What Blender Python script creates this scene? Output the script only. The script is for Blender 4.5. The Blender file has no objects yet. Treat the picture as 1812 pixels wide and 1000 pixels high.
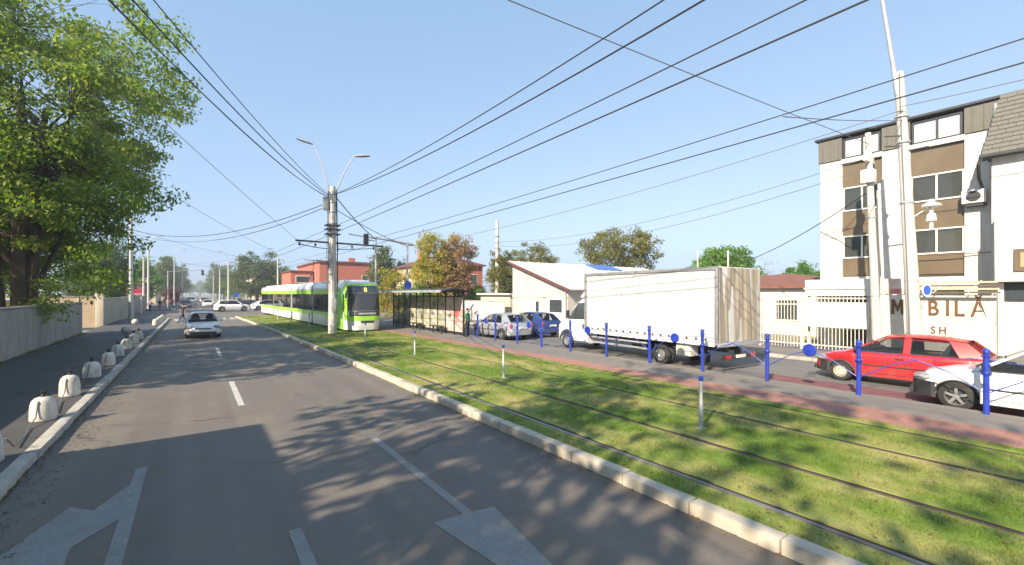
import bpy, bmesh, math, random
import numpy as np
from mathutils import Vector, Matrix
R = math.radians
random.seed(7)
scn = bpy.context.scene
COL = scn.collection

# ---------------------------------------------------------------- camera
cam_d = bpy.data.cameras.new('camera'); cam = bpy.data.objects.new('camera', cam_d); COL.objects.link(cam)
cam.location = (0, 0, 2.6)
cam.rotation_euler = (R(90), 0, R(-35.82))
cam_d.sensor_fit = 'HORIZONTAL'; cam_d.sensor_width = 36; cam_d.lens = 15.5
cam_d.shift_y = 0.011
cam_d.clip_start = 0.1; cam_d.clip_end = 6000
scn.camera = cam

# ---------------------------------------------------------------- sky, sun, exposure
SUN_EL = 33.0
SUN_AZ = 249.0           # clockwise from +Y: the sun stands low to the left and slightly behind
world = bpy.data.worlds.new('World'); scn.world = world; world.use_nodes = True
wn = world.node_tree.nodes; wl = world.node_tree.links
for n in list(wn): wn.remove(n)
sky = wn.new('ShaderNodeTexSky'); sky.sky_type = 'NISHITA'; sky.sun_disc = False
sky.sun_elevation = R(SUN_EL); sky.sun_rotation = R(SUN_AZ)
sky.altitude = 80; sky.air_density = 1.0; sky.dust_density = 1.0; sky.ozone_density = 1.5
bg = wn.new('ShaderNodeBackground'); bg.inputs['Strength'].default_value = 0.135
wo = wn.new('ShaderNodeOutputWorld')
# thin even high haze over the clear sky
hz_mix = wn.new('ShaderNodeMix'); hz_mix.data_type = 'RGBA'; hz_mix.inputs[0].default_value = .66; hz_mix.inputs[7].default_value = (.80, 1.84, 3.35, 1)
hsv = wn.new('ShaderNodeHueSaturation'); hsv.inputs['Saturation'].default_value = .3
wl.new(sky.outputs[0], hsv.inputs['Color']); wl.new(hsv.outputs[0], hz_mix.inputs[6]); wl.new(hz_mix.outputs[2], bg.inputs['Color']); wl.new(bg.outputs[0], wo.inputs['Surface'])
sd = bpy.data.lights.new('sun', 'SUN'); sd.energy = 5.0; sd.angle = R(0.53); sd.color = (1.0, 0.87, 0.69)
sun = bpy.data.objects.new('sun', sd); COL.objects.link(sun)
sdir = Vector((math.sin(R(SUN_AZ))*math.cos(R(SUN_EL)), math.cos(R(SUN_AZ))*math.cos(R(SUN_EL)), math.sin(R(SUN_EL))))
sun.rotation_euler = sdir.to_track_quat('Z', 'Y').to_euler()
sun.location = sdir*80
vs = scn.view_settings
scn.display_settings.display_device = 'sRGB'
vs.view_transform = 'Standard'; vs.look = 'None'; vs.gamma = 1.0; vs.use_curve_mapping = False
vs.exposure = 1.0

# ---------------------------------------------------------------- materials
MAT = {}
def _mix(nt, fac, a, b, blend='MIX'):
    m = nt.nodes.new('ShaderNodeMix'); m.data_type = 'RGBA'; m.blend_type = blend
    for k, v in ((0, fac), (6, a), (7, b)):
        if isinstance(v, (int, float)): m.inputs[k].default_value = v
        elif isinstance(v, tuple): m.inputs[k].default_value = v if len(v) == 4 else (*v, 1)
        else: nt.links.new(v, m.inputs[k])
    return m.outputs[2]
def _noise(nt, vec, scale, detail=4, rough=.55, lo=None, hi=None):
    n = nt.nodes.new('ShaderNodeTexNoise'); n.inputs['Scale'].default_value = scale
    n.inputs['Detail'].default_value = detail; n.inputs['Roughness'].default_value = rough
    nt.links.new(vec, n.inputs['Vector'])
    if lo is None: return n.outputs['Fac']
    r = nt.nodes.new('ShaderNodeMapRange'); r.inputs['From Min'].default_value = lo; r.inputs['From Max'].default_value = hi
    nt.links.new(n.outputs['Fac'], r.inputs['Value'])
    return r.outputs[0]
def _scaled(nt, vec, s):
    m = nt.nodes.new('ShaderNodeMapping'); m.inputs['Scale'].default_value = s
    nt.links.new(vec, m.inputs['Vector']); return m.outputs[0]
def _base(name):
    m = bpy.data.materials.new(name); m.use_nodes = True
    nt = m.node_tree; b = nt.nodes['Principled BSDF']
    g = nt.nodes.new('ShaderNodeNewGeometry')
    MAT[name] = m
    return m, nt, b, g.outputs['Position'], g
def _bump(nt, b, h, strength, dist=.02):
    bp = nt.nodes.new('ShaderNodeBump'); bp.inputs['Strength'].default_value = strength; bp.inputs['Distance'].default_value = dist
    nt.links.new(h, bp.inputs['Height']); nt.links.new(bp.outputs[0], b.inputs['Normal'])
def pm(name, c1, c2=None, scale=3, rough=.7, metal=0, bump=0, bscale=60, spec=.5, coat=0, stretch=None, obj=False, lo=.35, hi=.65, emit=None):
    m, nt, b, pos, g = _base(name)
    if obj: pos = nt.nodes.new('ShaderNodeTexCoord').outputs['Object']
    b.inputs['Base Color'].default_value = (*c1, 1)
    b.inputs['Roughness'].default_value = rough; b.inputs['Metallic'].default_value = metal
    b.inputs['Specular IOR Level'].default_value = spec; b.inputs['Coat Weight'].default_value = coat
    b.inputs['Coat Roughness'].default_value = .08
    if stretch: pos = _scaled(nt, pos, stretch)
    if c2:
        f = _noise(nt, pos, scale, 6, .6, lo, hi)
        nt.links.new(_mix(nt, f, c1, c2), b.inputs['Base Color'])
    if bump: _bump(nt, b, _noise(nt, pos, bscale, 3), bump)
    if emit: b.inputs['Emission Color'].default_value = (*emit[:3], 1); b.inputs['Emission Strength'].default_value = emit[3]
    return m

def asphalt(name, c, warm, patch=.8):
    m, nt, b, pos, g = _base(name)
    fine = _noise(nt, pos, 90, 2, .7, .3, .7)
    mid = _noise(nt, pos, 1.1, 5, .6, .35, .7)
    lane = _noise(nt, _scaled(nt, pos, (1.4, .05, 1)), 1.3, 3, .5, .35, .7)
    c1 = _mix(nt, mid, c, warm)
    c2 = _mix(nt, lane, c1, tuple(x*patch for x in c))
    c3 = _mix(nt, .35, c2, _mix(nt, fine, tuple(x*.55 for x in c), tuple(min(1, x*1.6) for x in c)))
    vo = nt.nodes.new('ShaderNodeTexVoronoi'); vo.feature = 'DISTANCE_TO_EDGE'; vo.inputs['Scale'].default_value = .33
    dn = nt.nodes.new('ShaderNodeTexNoise'); dn.inputs['Scale'].default_value = 1.6; dn.inputs['Detail'].default_value = 5
    nt.links.new(pos, dn.inputs['Vector'])
    va = nt.nodes.new('ShaderNodeVectorMath'); va.operation = 'MULTIPLY_ADD'
    va.inputs[1].default_value = (1.2, 1.2, 0); nt.links.new(dn.outputs['Color'], va.inputs[0]); nt.links.new(pos, va.inputs[2])
    nt.links.new(va.outputs[0], vo.inputs['Vector'])
    cr = nt.nodes.new('ShaderNodeMapRange'); cr.inputs['From Min'].default_value = .003; cr.inputs['From Max'].default_value = .016
    cr.inputs['To Min'].default_value = 1; cr.inputs['To Max'].default_value = 0
    nt.links.new(vo.outputs['Distance'], cr.inputs['Value'])
    msk = nt.nodes.new('ShaderNodeMath'); msk.operation = 'MULTIPLY'
    nt.links.new(cr.outputs[0], msk.inputs[0]); nt.links.new(_noise(nt, pos, .35, 2, .5, .5, .64), msk.inputs[1])
    oil = _noise(nt, pos, 2.7, 3, .7, .68, .78)
    c4 = _mix(nt, msk.outputs[0], c3, tuple(x*.35 for x in c))
    o2 = nt.nodes.new('ShaderNodeMath'); o2.operation = 'MULTIPLY'; o2.inputs[1].default_value = .5
    nt.links.new(oil, o2.inputs[0])
    c5 = _mix(nt, o2.outputs[0], c4, tuple(x*.45 for x in c))
    nt.links.new(c5, b.inputs['Base Color'])
    rr = nt.nodes.new('ShaderNodeMapRange'); rr.inputs['To Min'].default_value = .62; rr.inputs['To Max'].default_value = .85
    nt.links.new(mid, rr.inputs['Value']); nt.links.new(rr.outputs[0], b.inputs['Roughness'])
    _bump(nt, b, fine, .5, .006)
    return m
asphalt('asphalt', (.145, .125, .105), (.20, .17, .138), .74)
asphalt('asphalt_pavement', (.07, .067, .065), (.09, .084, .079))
asphalt('asphalt_right', (.15, .145, .14), (.2, .185, .165))
asphalt('asphalt_walk', (.17, .155, .14), (.24, .21, .175))
def paint(name, c, wear=.45):
    m, nt, b, pos, g = _base(name)
    f = _noise(nt, pos, 70, 6, .8, wear+.02, wear+.2)
    big = _noise(nt, pos, 2.3, 4, .6, .3, .7)
    c1 = _mix(nt, big, c, tuple(x*.72 for x in c))
    nt.links.new(_mix(nt, f, (.15, .14, .13), c1), b.inputs['Base Color']); b.inputs['Roughness'].default_value = .7
    return m
paint('road_paint', (.54, .53, .48), .3)
paint('road_paint_worn', (.31, .305, .285), .38)
def stained(name, c, dark, streak=.6, ssc=(3.5, 3.5, .22)):
    m, nt, b, pos, g = _base(name)
    st = _noise(nt, _scaled(nt, pos, ssc), 1.6, 5, .65, .42, .68)
    bl = _noise(nt, pos, 2.2, 6, .65, .3, .75)
    sm = nt.nodes.new('ShaderNodeMath'); sm.operation = 'MULTIPLY'; sm.inputs[1].default_value = streak
    nt.links.new(st, sm.inputs[0])
    c1 = _mix(nt, bl, c, tuple(x*.8 for x in c))
    nt.links.new(_mix(nt, sm.outputs[0], c1, dark), b.inputs['Base Color']); b.inputs['Roughness'].default_value = .9
    _bump(nt, b, _noise(nt, pos, 25, 5, .7), .25, .02)
    return m
stained('wall_concrete', (.40, .37, .31), (.20, .185, .15), .65, (.9, .9, .35))
stained('kerb_concrete', (.42, .39, .34), (.24, .22, .19), .5, (2, 2, 2))
stained('kerb_pale', (.54, .48, .38), (.30, .265, .21), .5, (2, 2, 2))
stained('pole_concrete', (.56, .54, .49), (.34, .32, .28), .5, (9, 9, .5))
stained('bollard_concrete', (.68, .64, .55), (.30, .27, .21), .75, (4, 4, 1.6))
stained('plaster_white', (.66, .64, .59), (.40, .37, .31), .5)
stained('sign_board', (.68, .64, .56), (.45, .40, .31), .6, (2, 2, .4))
stained('plaster_shed', (.60, .55, .49), (.42, .37, .31), .6, (2.5, 2.5, .2))
stained('plaster_cream', (.70, .60, .45), (.5, .42, .3), .35)
stained('plaster_tan', (.60, .46, .30), (.4, .3, .2), .35)
stained('plaster_grey', (.5, .49, .47), (.33, .32, .3), .4)
stained('brick_red', (.46, .15, .10), (.3, .1, .07), .3, (2, 2, 2))
stained('tarp_beige', (.36, .315, .24), (.25, .21, .155), .3, (7, 7, .3))
stained('tarp_white', (.58, .58, .57), (.40, .39, .36), .5, (1.2, 1.2, .4))
stained('red_paving', (.46, .20, .155), (.32, .16, .13), .6, (3, 1, 1))
stained('maroon_lane', (.22, .09, .09), (.13, .07, .07), .6, (2, 1, 1))
stained('ground_dirt', (.27, .23, .17), (.17, .16, .1), .6, (.3, .3, .3))
stained('soil', (.13, .10, .06), (.07, .06, .035), .7, (3, 3, 3))
def bricks(name, c1, c2, mortar, sc):
    m, nt, b, pos, g = _base(name)
    t = nt.nodes.new('ShaderNodeTexBrick'); t.inputs['Scale'].default_value = sc
    t.inputs['Color1'].default_value = (*c1, 1); t.inputs['Color2'].default_value = (*c2, 1); t.inputs['Mortar'].default_value = (*mortar, 1)
    t.inputs['Mortar Size'].default_value = .012; t.inputs['Brick Width'].default_value = .4; t.inputs['Row Height'].default_value = .2
    nt.links.new(pos, t.inputs['Vector'])
    n = _noise(nt, pos, 3, 6, .65, .3, .75)
    nt.links.new(_mix(nt, n, t.outputs['Color'], tuple(x*.7 for x in c1)), b.inputs['Base Color'])
    b.inputs['Roughness'].default_value = .85
    return m
bricks('red_pavers', (.37, .18, .135), (.32, .16, .12), (.25, .15, .115), 1.0)
def leafmat(name, cols, rough=.55, trans=.35, patch=.25, vary=.55):
    m, nt, b, pos, g = _base(name)
    ri = g.outputs['Random Per Island']
    ra = nt.nodes.new('ShaderNodeValToRGB')
    e = ra.color_ramp.elements
    e[0].color = (*cols[0], 1); e[1].color = (*cols[-1], 1)
    for i, c in enumerate(cols[1:-1]):
        x = e.new((i+1)/(len(cols)-1)); x.color = (*c, 1)
    nf = _noise(nt, pos, patch, 3, .6, .3, .7)
    mm = nt.nodes.new('ShaderNodeMix'); mm.data_type = 'FLOAT'; mm.inputs[0].default_value = vary
    nt.links.new(nf, mm.inputs[2]); nt.links.new(ri, mm.inputs[3])
    nt.links.new(mm.outputs[0], ra.inputs[0])
    nt.links.new(ra.outputs[0], b.inputs['Base Color']); b.inputs['Roughness'].default_value = rough
    b.inputs['Specular IOR Level'].default_value = .3
    tr = nt.nodes.new('ShaderNodeBsdfTranslucent')
    tc = _mix(nt, 1.0, ra.outputs[0], (1.5, 1.5, .6), 'MULTIPLY')
    nt.links.new(tc, tr.inputs['Color'])
    ms = nt.nodes.new('ShaderNodeMixShader'); ms.inputs[0].default_value = trans
    nt.links.new(b.outputs[0], ms.inputs[1]); nt.links.new(tr.outputs[0], ms.inputs[2])
    nt.links.new(ms.outputs[0], nt.nodes['Material Output'].inputs['Surface'])
    return m
leafmat('leaf_big', [(.06, .12, .02), (.13, .22, .04), (.23, .30, .055), (.36, .36, .08)], patch=.35, trans=.5)
leafmat('leaf_dark', [(.025, .06, .015), (.05, .10, .025), (.09, .14, .04)], patch=.4)
leafmat('leaf_mid', [(.05, .085, .025), (.10, .14, .04), (.17, .19, .06)], patch=.3)
leafmat('leaf_yellow', [(.13, .19, .03), (.34, .30, .04), (.46, .36, .05)], patch=.5)
leafmat('leaf_brown', [(.17, .10, .05), (.30, .19, .09), (.40, .27, .10)], patch=.5)
leafmat('leaf_olive', [(.09, .10, .03), (.17, .17, .05), (.25, .23, .07)], patch=.35)
leafmat('leaf_red', [(.06, .02, .015), (.12, .035, .025), (.18, .05, .03)], patch=.5)
leafmat('leaf_green', [(.05, .12, .02), (.10, .22, .035), (.20, .30, .05)], patch=.5)
def grassmat(name, flat=False):
    m, nt, b, pos, g = _base(name)
    big = _noise(nt, _scaled(nt, pos, (.6, .4, 0)), 1.0, 4, .6, .45, .66)
    mid = _noise(nt, _scaled(nt, pos, (1, 1, 0)), 3.5, 4, .6, .3, .7)
    c1 = _mix(nt, mid, (.10, .18, .022), (.20, .29, .04))
    c2 = _mix(nt, big, c1, (.46, .40, .15))
    if not flat:
        ri = g.outputs['Random Per Island']
        c2 = _mix(nt, ri, _mix(nt, .35, c2, (.06, .11, .016)), _mix(nt, .3, c2, (.34, .36, .08)))
    else:
        c2 = _mix(nt, _noise(nt, pos, 60, 3, .7, .3, .7), tuple_mul(nt, c2, .6), c2)
    nt.links.new(c2, b.inputs['Base Color']); b.inputs['Roughness'].default_value = .7
    b.inputs['Specular IOR Level'].default_value = .2
    if not flat:
        tr = nt.nodes.new('ShaderNodeBsdfTranslucent'); nt.links.new(c2, tr.inputs['Color'])
        ms = nt.nodes.new('ShaderNodeMixShader'); ms.inputs[0].default_value = .4
        nt.links.new(b.outputs[0], ms.inputs[1]); nt.links.new(tr.outputs[0], ms.inputs[2])
        nt.links.new(ms.outputs[0], nt.nodes['Material Output'].inputs['Surface'])
    return m
def tuple_mul(nt, col, k): return _mix(nt, 1.0, col, (k, k, k), 'MULTIPLY')
grassmat('grass_blade'); grassmat('grass_turf', True)
pm('bark', (.10, .075, .05), (.055, .042, .03), 6, .95, bump=.6, bscale=14, stretch=(1, 1, .3))
pm('bark_pale', (.22, .2, .17), (.13, .12, .1), 6, .95, bump=.5, bscale=14, stretch=(1, 1, .3))
pm('steel', (.5, .5, .5), (.32, .31, .3), 6, .35, .9)
pm('steel_grey', (.34, .35, .36), (.26, .26, .27), 5, .5, .4)
pm('rail_steel', (.30, .28, .26), (.14, .11, .09), 3, .5, .5, stretch=(1, .4, 1))
pm('galvanised', (.46, .47, .47), (.36, .37, .37), 6, .5, .3)
pm('rust', (.16, .08, .045), (.08, .05, .03), 9, .85)
pm('blue_metal', (.014, .032, .30), (.02, .05, .36), 4, .38, coat=.4)
pm('black_metal', (.02, .02, .022), rough=.45)
pm('dark_metal', (.045, .047, .05), (.03, .03, .032), 5, .5)
pm('cable', (.022, .022, .025), rough=.6)
pm('cable_grey', (.13, .13, .14), rough=.6)
pm('white_metal', (.78, .77, .73), (.66, .64, .58), 4, .45)
pm('cream_metal', (.70, .66, .56), (.55, .5, .4), 5, .5)
pm('rubber', (.022, .022, .022), (.035, .033, .03), 8, .85, obj=True)
pm('plastic_black', (.028, .029, .032), (.04, .04, .042), 5, .55, obj=True)
pm('rim_silver', (.55, .55, .54), rough=.3, metal=.8)
pm('rim_steel', (.62, .58, .48), (.45, .4, .3), 8, .5, .2, obj=True)
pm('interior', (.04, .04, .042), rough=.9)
pm('seat_fabric', (.09, .09, .10), (.07, .07, .075), 20, .95, obj=True)
def carpaint(name, c, metal=0.0, dirt=(.3, .27, .22)):
    m, nt, b, pos, g = _base(name)
    oc = nt.nodes.new('ShaderNodeTexCoord').outputs['Object']
    sp = nt.nodes.new('ShaderNodeSeparateXYZ'); nt.links.new(oc, sp.inputs[0])
    mr = nt.nodes.new('ShaderNodeMapRange'); mr.inputs['From Min'].default_value = .75; mr.inputs['From Max'].default_value = .2
    mr.inputs['To Max'].default_value = .3; nt.links.new(sp.outputs['Z'], mr.inputs['Value'])
    f = nt.nodes.new('ShaderNodeMath'); f.operation = 'MULTIPLY'
    nt.links.new(mr.outputs[0], f.inputs[0]); nt.links.new(_noise(nt, oc, 4, 5, .65, .3, .7), f.inputs[1])
    nt.links.new(_mix(nt, f.outputs[0], c, dirt), b.inputs['Base Color'])
    b.inputs['Metallic'].default_value = metal; b.inputs['Roughness'].default_value = .38
    b.inputs['Coat Weight'].default_value = .45; b.inputs['Coat Roughness'].default_value = .06
    return m
carpaint('paint_white', (.78, .78, .77)); carpaint('paint_red', (.40, .012, .016)); carpaint('paint_silver', (.50, .52, .55), .55)
carpaint('paint_blue', (.03, .06, .20), .3); carpaint('paint_dark', (.035, .04, .05), .3); carpaint('paint_grey', (.25, .26, .28), .5)
carpaint('tram_white', (.80, .80, .78)); carpaint('tram_green', (.16, .62, .03)); carpaint('tram_lime', (.36, .74, .05))
def glass(name, tint, alpha, rough=.03):
    m, nt, b, pos, g = _base(name)
    b.inputs['Base Color'].default_value = (*tint, 1); b.inputs['Roughness'].default_value = rough
    b.inputs['Specular IOR Level'].default_value = .8
    tr = nt.nodes.new('ShaderNodeBsdfTransparent'); tr.inputs['Color'].default_value = (*[min(1, .78+x) for x in tint], 1)
    ms = nt.nodes.new('ShaderNodeMixShader'); ms.inputs[0].default_value = alpha
    nt.links.new(b.outputs[0], ms.inputs[1]); nt.links.new(tr.outputs[0], ms.inputs[2])
    nt.links.new(ms.outputs[0], nt.nodes['Material Output'].inputs['Surface'])
    return m
glass('car_glass', (.03, .04, .045), .86); glass('tram_glass', (.015, .017, .02), .25); glass('clear_glass', (.09, .10, .095), .55)
glass('lens_clear', (.30, .31, .32), .3); glass('lens_red', (.5, .02, .02), .1); glass('lens_orange', (.6, .2, .02), .1)
pm('window_glass', (.05, .06, .065), rough=.04, spec=.9)
pm('window_light', (.62, .64, .64), (.5, .53, .55), 1.5, .12, spec=.8)
pm('curtain', (.42, .31, .17), (.34, .25, .13), 3, .8)
pm('panel_brown', (.15, .112, .068), (.125, .092, .055), 1.3, .35, spec=.6)
pm('slate', (.15, .145, .12), (.11, .105, .09), 6, .7, stretch=(6, 6, .5))
pm('roof_red', (.24, .095, .06), (.17, .07, .05), 2.5, .8)
pm('roof_maroon', (.17, .055, .05), (.12, .045, .04), 2.5, .7)
pm('roof_pale', (.66, .64, .62), (.55, .53, .5), 1.2, .5, stretch=(1, .2, 1))
pm('roof_blue', (.07, .16, .42), rough=.5)
pm('sign_white', (.68, .67, .63), (.6, .58, .52), 1.2, .5)
pm('letter_brown', (.14, .07, .022), (.10, .05, .018), 3, .6)
pm('sign_blue', (.02, .09, .5), rough=.45)
pm('sign_red', (.55, .03, .06), rough=.5)
pm('sign_pink', (.6, .25, .3), (.5, .2, .25), 3, .6)
pm('poster_cream', (.50, .47, .35), (.30, .30, .22), 2.2, .35, lo=.42, hi=.58)
pm('poster_pale', (.62, .56, .50), (.55, .4, .36), 1.6, .35, lo=.45, hi=.6)
pm('poster_red', (.48, .12, .1), (.50, .42, .38), 1.1, .35, lo=.38, hi=.48)
pm('skin', (.42, .26, .19), rough=.6); pm('hair', (.03, .022, .016), rough=.7)
for n_, c_ in (('cloth_dark', (.03, .032, .04)), ('cloth_green', (.03, .2, .09)), ('cloth_pale', (.5, .5, .55)), ('cloth_navy', (.03, .04, .1)), ('cloth_pink', (.5, .3, .36)), ('cloth_grey', (.2, .2, .22)), ('cloth_white', (.68, .68, .66))):
    pm(n_, c_, tuple(x*.75 for x in c_), 12, .9, obj=True)
pm('amber_display', (.9, .35, .08), rough=.5, emit=(1.0, .38, .10, 1.2))
pm('insulator', (.75, .73, .68), rough=.3)
pm('leaf_ivy', (.05, .08, .025), (.16, .14, .05), 3, .6)

# ---------------------------------------------------------------- helpers
def link(o, parent=None):
    COL.objects.link(o)
    if parent: o.parent = parent
    return o
class MB:
    """collects shapes; build() links them as ONE mesh object"""
    def __init__(s): s.v = []; s.f = []
    def add(s, vs, fs):
        b = len(s.v); s.v += [tuple(p) for p in vs]; s.f += [tuple(i+b for i in f) for f in fs]; return s
    def box(s, x0, x1, y0, y1, z0, z1):
        return s.add([(x0,y0,z0),(x1,y0,z0),(x1,y1,z0),(x0,y1,z0),(x0,y0,z1),(x1,y0,z1),(x1,y1,z1),(x0,y1,z1)],
                     [(3,2,1,0),(4,5,6,7),(0,1,5,4),(1,2,6,5),(2,3,7,6),(3,0,4,7)])
    def hexa(s, bot, top):
        return s.add(list(bot)+list(top), [(3,2,1,0),(4,5,6,7),(0,1,5,4),(1,2,6,5),(2,3,7,6),(3,0,4,7)])
    def prism(s, poly, a, b, axis='y'):
        n = len(poly)
        def P(p, t): return (p[0], t, p[1]) if axis == 'y' else ((t, p[0], p[1]) if axis == 'x' else (p[0], p[1], t))
        return s.add([P(p, a) for p in poly]+[P(p, b) for p in poly],
                     [tuple(range(n)), tuple(range(2*n-1, n-1, -1))]+[(i, n+i, n+(i+1) % n, (i+1) % n) for i in range(n)])
    def tube(s, pts, r, n=8, caps=True):
        pts = [Vector(p) for p in pts]; k = len(pts)
        rs = r if isinstance(r, (list, tuple)) else [r]*k
        vs = []; fs = []
        ref = Vector((0, 0, 1))
        d0 = (pts[-1]-pts[0]).normalized() if (pts[-1]-pts[0]).length > 1e-6 else Vector((1, 0, 0))
        if abs(d0.z) > .9: ref = Vector((1, 0, 0))
        for i, p in enumerate(pts):
            d = (pts[min(i+1, k-1)]-pts[max(i-1, 0)]).normalized()
            u = d.cross(ref)
            if u.length < 1e-4: u = d.cross(Vector((0, 1, 0)))
            u.normalize(); w = d.cross(u).normalized()
            for j in range(n):
                a = 2*math.pi*j/n; q = p+(u*math.cos(a)+w*math.sin(a))*rs[i]; vs.append(tuple(q))
        for i in range(k-1):
            for j in range(n):
                a = i*n+j; b = i*n+(j+1) % n; fs.append((a, b, b+n, a+n))
        if caps: fs.append(tuple(range(n-1, -1, -1))); fs.append(tuple(range((k-1)*n, k*n)))
        return s.add(vs, fs)
    def lathe(s, prof, n=16, c=(0, 0, 0), axis='z', closed=False):
        vs = []; fs = []; k = len(prof)
        for r, h in prof:
            for j in range(n):
                a = 2*math.pi*j/n; x, y = r*math.cos(a), r*math.sin(a)
                if axis == 'z': q = (c[0]+x, c[1]+y, c[2]+h)
                elif axis == 'y': q = (c[0]+x, c[1]+h, c[2]-y)
                else: q = (c[0]+h, c[1]+x, c[2]+y)
                vs.append(q)
        m = k if closed else k-1
        for i in range(m):
            for j in range(n):
                a = i*n+j; b = i*n+(j+1) % n; i2 = ((i+1) % k)*n
                fs.append((a, b, i2+(j+1) % n, i2+j))
        if not closed:
            fs.append(tuple(range(n-1, -1, -1))); fs.append(tuple(range((k-1)*n, k*n)))
        return s.add(vs, fs)
    def grid(s, fn, nu, nv):
        vs = [fn(i/nu, j/nv) for j in range(nv+1) for i in range(nu+1)]
        return s.add(vs, [(j*(nu+1)+i, j*(nu+1)+i+1, (j+1)*(nu+1)+i+1, (j+1)*(nu+1)+i) for j in range(nv) for i in range(nu)])
    def mesh(s, name, mat, smooth=False, bevel=0, seg=2, fix=True):
        me = bpy.data.meshes.new(name); me.from_pydata(s.v, [], s.f)
        if fix or bevel:
            bm = bmesh.new(); bm.from_mesh(me)
            if bevel:
                bmesh.ops.bevel(bm, geom=list(bm.edges), offset=bevel, segments=seg, profile=.6, affect='EDGES', clamp_overlap=True)
            bmesh.ops.recalc_face_normals(bm, faces=bm.faces); bm.to_mesh(me); bm.free()
        if smooth or bevel:
            me.polygons.foreach_set('use_smooth', [True]*len(me.polygons))
            me.set_sharp_from_angle(angle=R(smooth if isinstance(smooth, (int, float)) and smooth > 1 else 40))
        me.materials.append(MAT[mat]); me.update()
        return me
    def build(s, name, mat, parent=None, smooth=False, bevel=0, seg=2, loc=None, fix=True):
        o = bpy.data.objects.new(name, s.mesh(name, mat, smooth, bevel, seg, fix)); link(o, parent)
        if loc: o.location = loc
        return o
def tag(o, label, cat, group=None):
    o['label'] = label; o['category'] = cat
    if group: o['group'] = group
    return o
def thing(name, label, cat, loc=(0, 0, 0), rz=0, group=None):
    o = bpy.data.objects.new(name, None); o.empty_display_size = .2; link(o); o.location = loc; o.rotation_euler = (0, 0, rz)
    return tag(o, label, cat, group)
def struct(o): o['kind'] = 'structure'; return o
def stuff(o): o['kind'] = 'stuff'; return o
def clone(o, name=None, parent=None, loc=None, rz=None, scale=None):
    c = o.copy(); COL.objects.link(c)
    if name: c.name = name
    if parent is not None: c.parent = parent
    if loc is not None: c.location = loc
    if rz is not None: c.rotation_euler = (0, 0, rz)
    if scale is not None: c.scale = (scale,)*3 if isinstance(scale, (int, float)) else scale
    return c
def copy_tree(o, loc, rz, label, scale=None, group=None, parent=None):
    c = clone(o, loc=loc, rz=rz, scale=scale)
    c['label'] = label
    if group: c['group'] = group
    def rec(a, b):
        for ch in list(a.children):
            d = ch.copy(); COL.objects.link(d); d.parent = b; rec(ch, d)
    rec(o, c)
    return c
def np_mesh(name, verts, nper, mat, smooth=False):
    """verts (n*nper,3): n separate faces of nper corners"""
    nv = len(verts); nf = nv//nper
    me = bpy.data.meshes.new(name)
    me.vertices.add(nv); me.vertices.foreach_set('co', np.asarray(verts, dtype=np.float32).ravel())
    me.loops.add(nv); me.loops.foreach_set('vertex_index', np.arange(nv, dtype=np.int32))
    me.polygons.add(nf); me.polygons.foreach_set('loop_start', np.arange(0, nv, nper, dtype=np.int32))
    me.polygons.foreach_set('loop_total', np.full(nf, nper, dtype=np.int32))
    me.update(calc_edges=True); me.materials.append(MAT[mat])
    return me
def lerp(a, b, t): return a+(b-a)*t
def pw(pts, x):
    if x <= pts[0][0]: return pts[0][1]
    for (a, b), (c, d) in zip(pts, pts[1:]):
        if x <= c: return b+(d-b)*(x-a)/(c-a) if c > a else d
    return pts[-1][1]
def text_mesh(txt, name, mat, parent, loc, rot, size, depth=.01, sx=1.0):
    cu = bpy.data.curves.new(name, 'FONT'); cu.body = txt; cu.size = size; cu.extrude = depth; cu.align_x = 'LEFT'; cu.offset = .016*size
    t = bpy.data.objects.new(name+'_curve', cu); COL.objects.link(t)
    dg = bpy.context.evaluated_depsgraph_get(); dg.update()
    me = bpy.data.meshes.new_from_object(t.evaluated_get(dg)); bpy.data.objects.remove(t)
    me.materials.clear(); me.materials.append(MAT[mat])
    o = bpy.data.objects.new(name, me); link(o, parent); o.location = loc; o.rotation_euler = rot; o.scale = (sx, 1, 1)
    return o
ORD = ['first', 'second', 'third', 'fourth', 'fifth', 'sixth', 'seventh', 'eighth', 'ninth', 'tenth', 'eleventh', 'twelfth', 'thirteenth', 'fourteenth', 'fifteenth', 'sixteenth']

# ---------------------------------------------------------------- layout of the street (metres; road runs along +Y)
def bend(y): return -.00033*max(y, 0)**2
def kerb_x(y): return 4.74+bend(y)
STRIP_IN = [(-20, 10.72), (12, 10.70), (20, 10.52), (26, 10.36), (40, 10.0), (58, 9.4)]
def strip_in(y): return pw(STRIP_IN, y)
def strip_out(y): return pw([(-20, 11.9), (4, 11.9), (8, 11.6), (14, 11.55), (20, 11.3), (27, 10.98), (34, 10.9), (58, 10.1)], y)
Z_MED = .13
def ribbon(name, fa, fb, y0, y1, z, mat, step=1.0, z2=None):
    """a sheet between two lines x=fa(y) and x=fb(y), with closed edges down to z2"""
    ys = list(np.arange(y0, y1, step))+[y1]; m = MB()
    z2 = z-.16 if z2 is None else z2
    vs = []
    for y in ys: vs += [(fa(y), y, z), (fb(y), y, z), (fb(y), y, z2), (fa(y), y, z2)]
    fs = []
    for i in range(len(ys)-1):
        a = i*4; b = a+4
        fs += [(a, a+1, b+1, b), (a+1, a+2, b+2, b+1), (a+3, a, b, b+3)]
    fs += [(0, 3, 2, 1), (len(vs)-4, len(vs)-3, len(vs)-2, len(vs)-1)]
    m.add(vs, fs); return struct(m.build(name, mat))
def sheet(name, x0, x1, y0, y1, z, mat):
    return struct(MB().add([(x0,y0,z),(x1,y0,z),(x1,y1,z),(x0,y1,z)], [(0,1,2,3)]).build(name, mat, fix=False))
sheet('ground', -1500, 1500, -900, 2600, -.03, 'ground_dirt')
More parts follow.
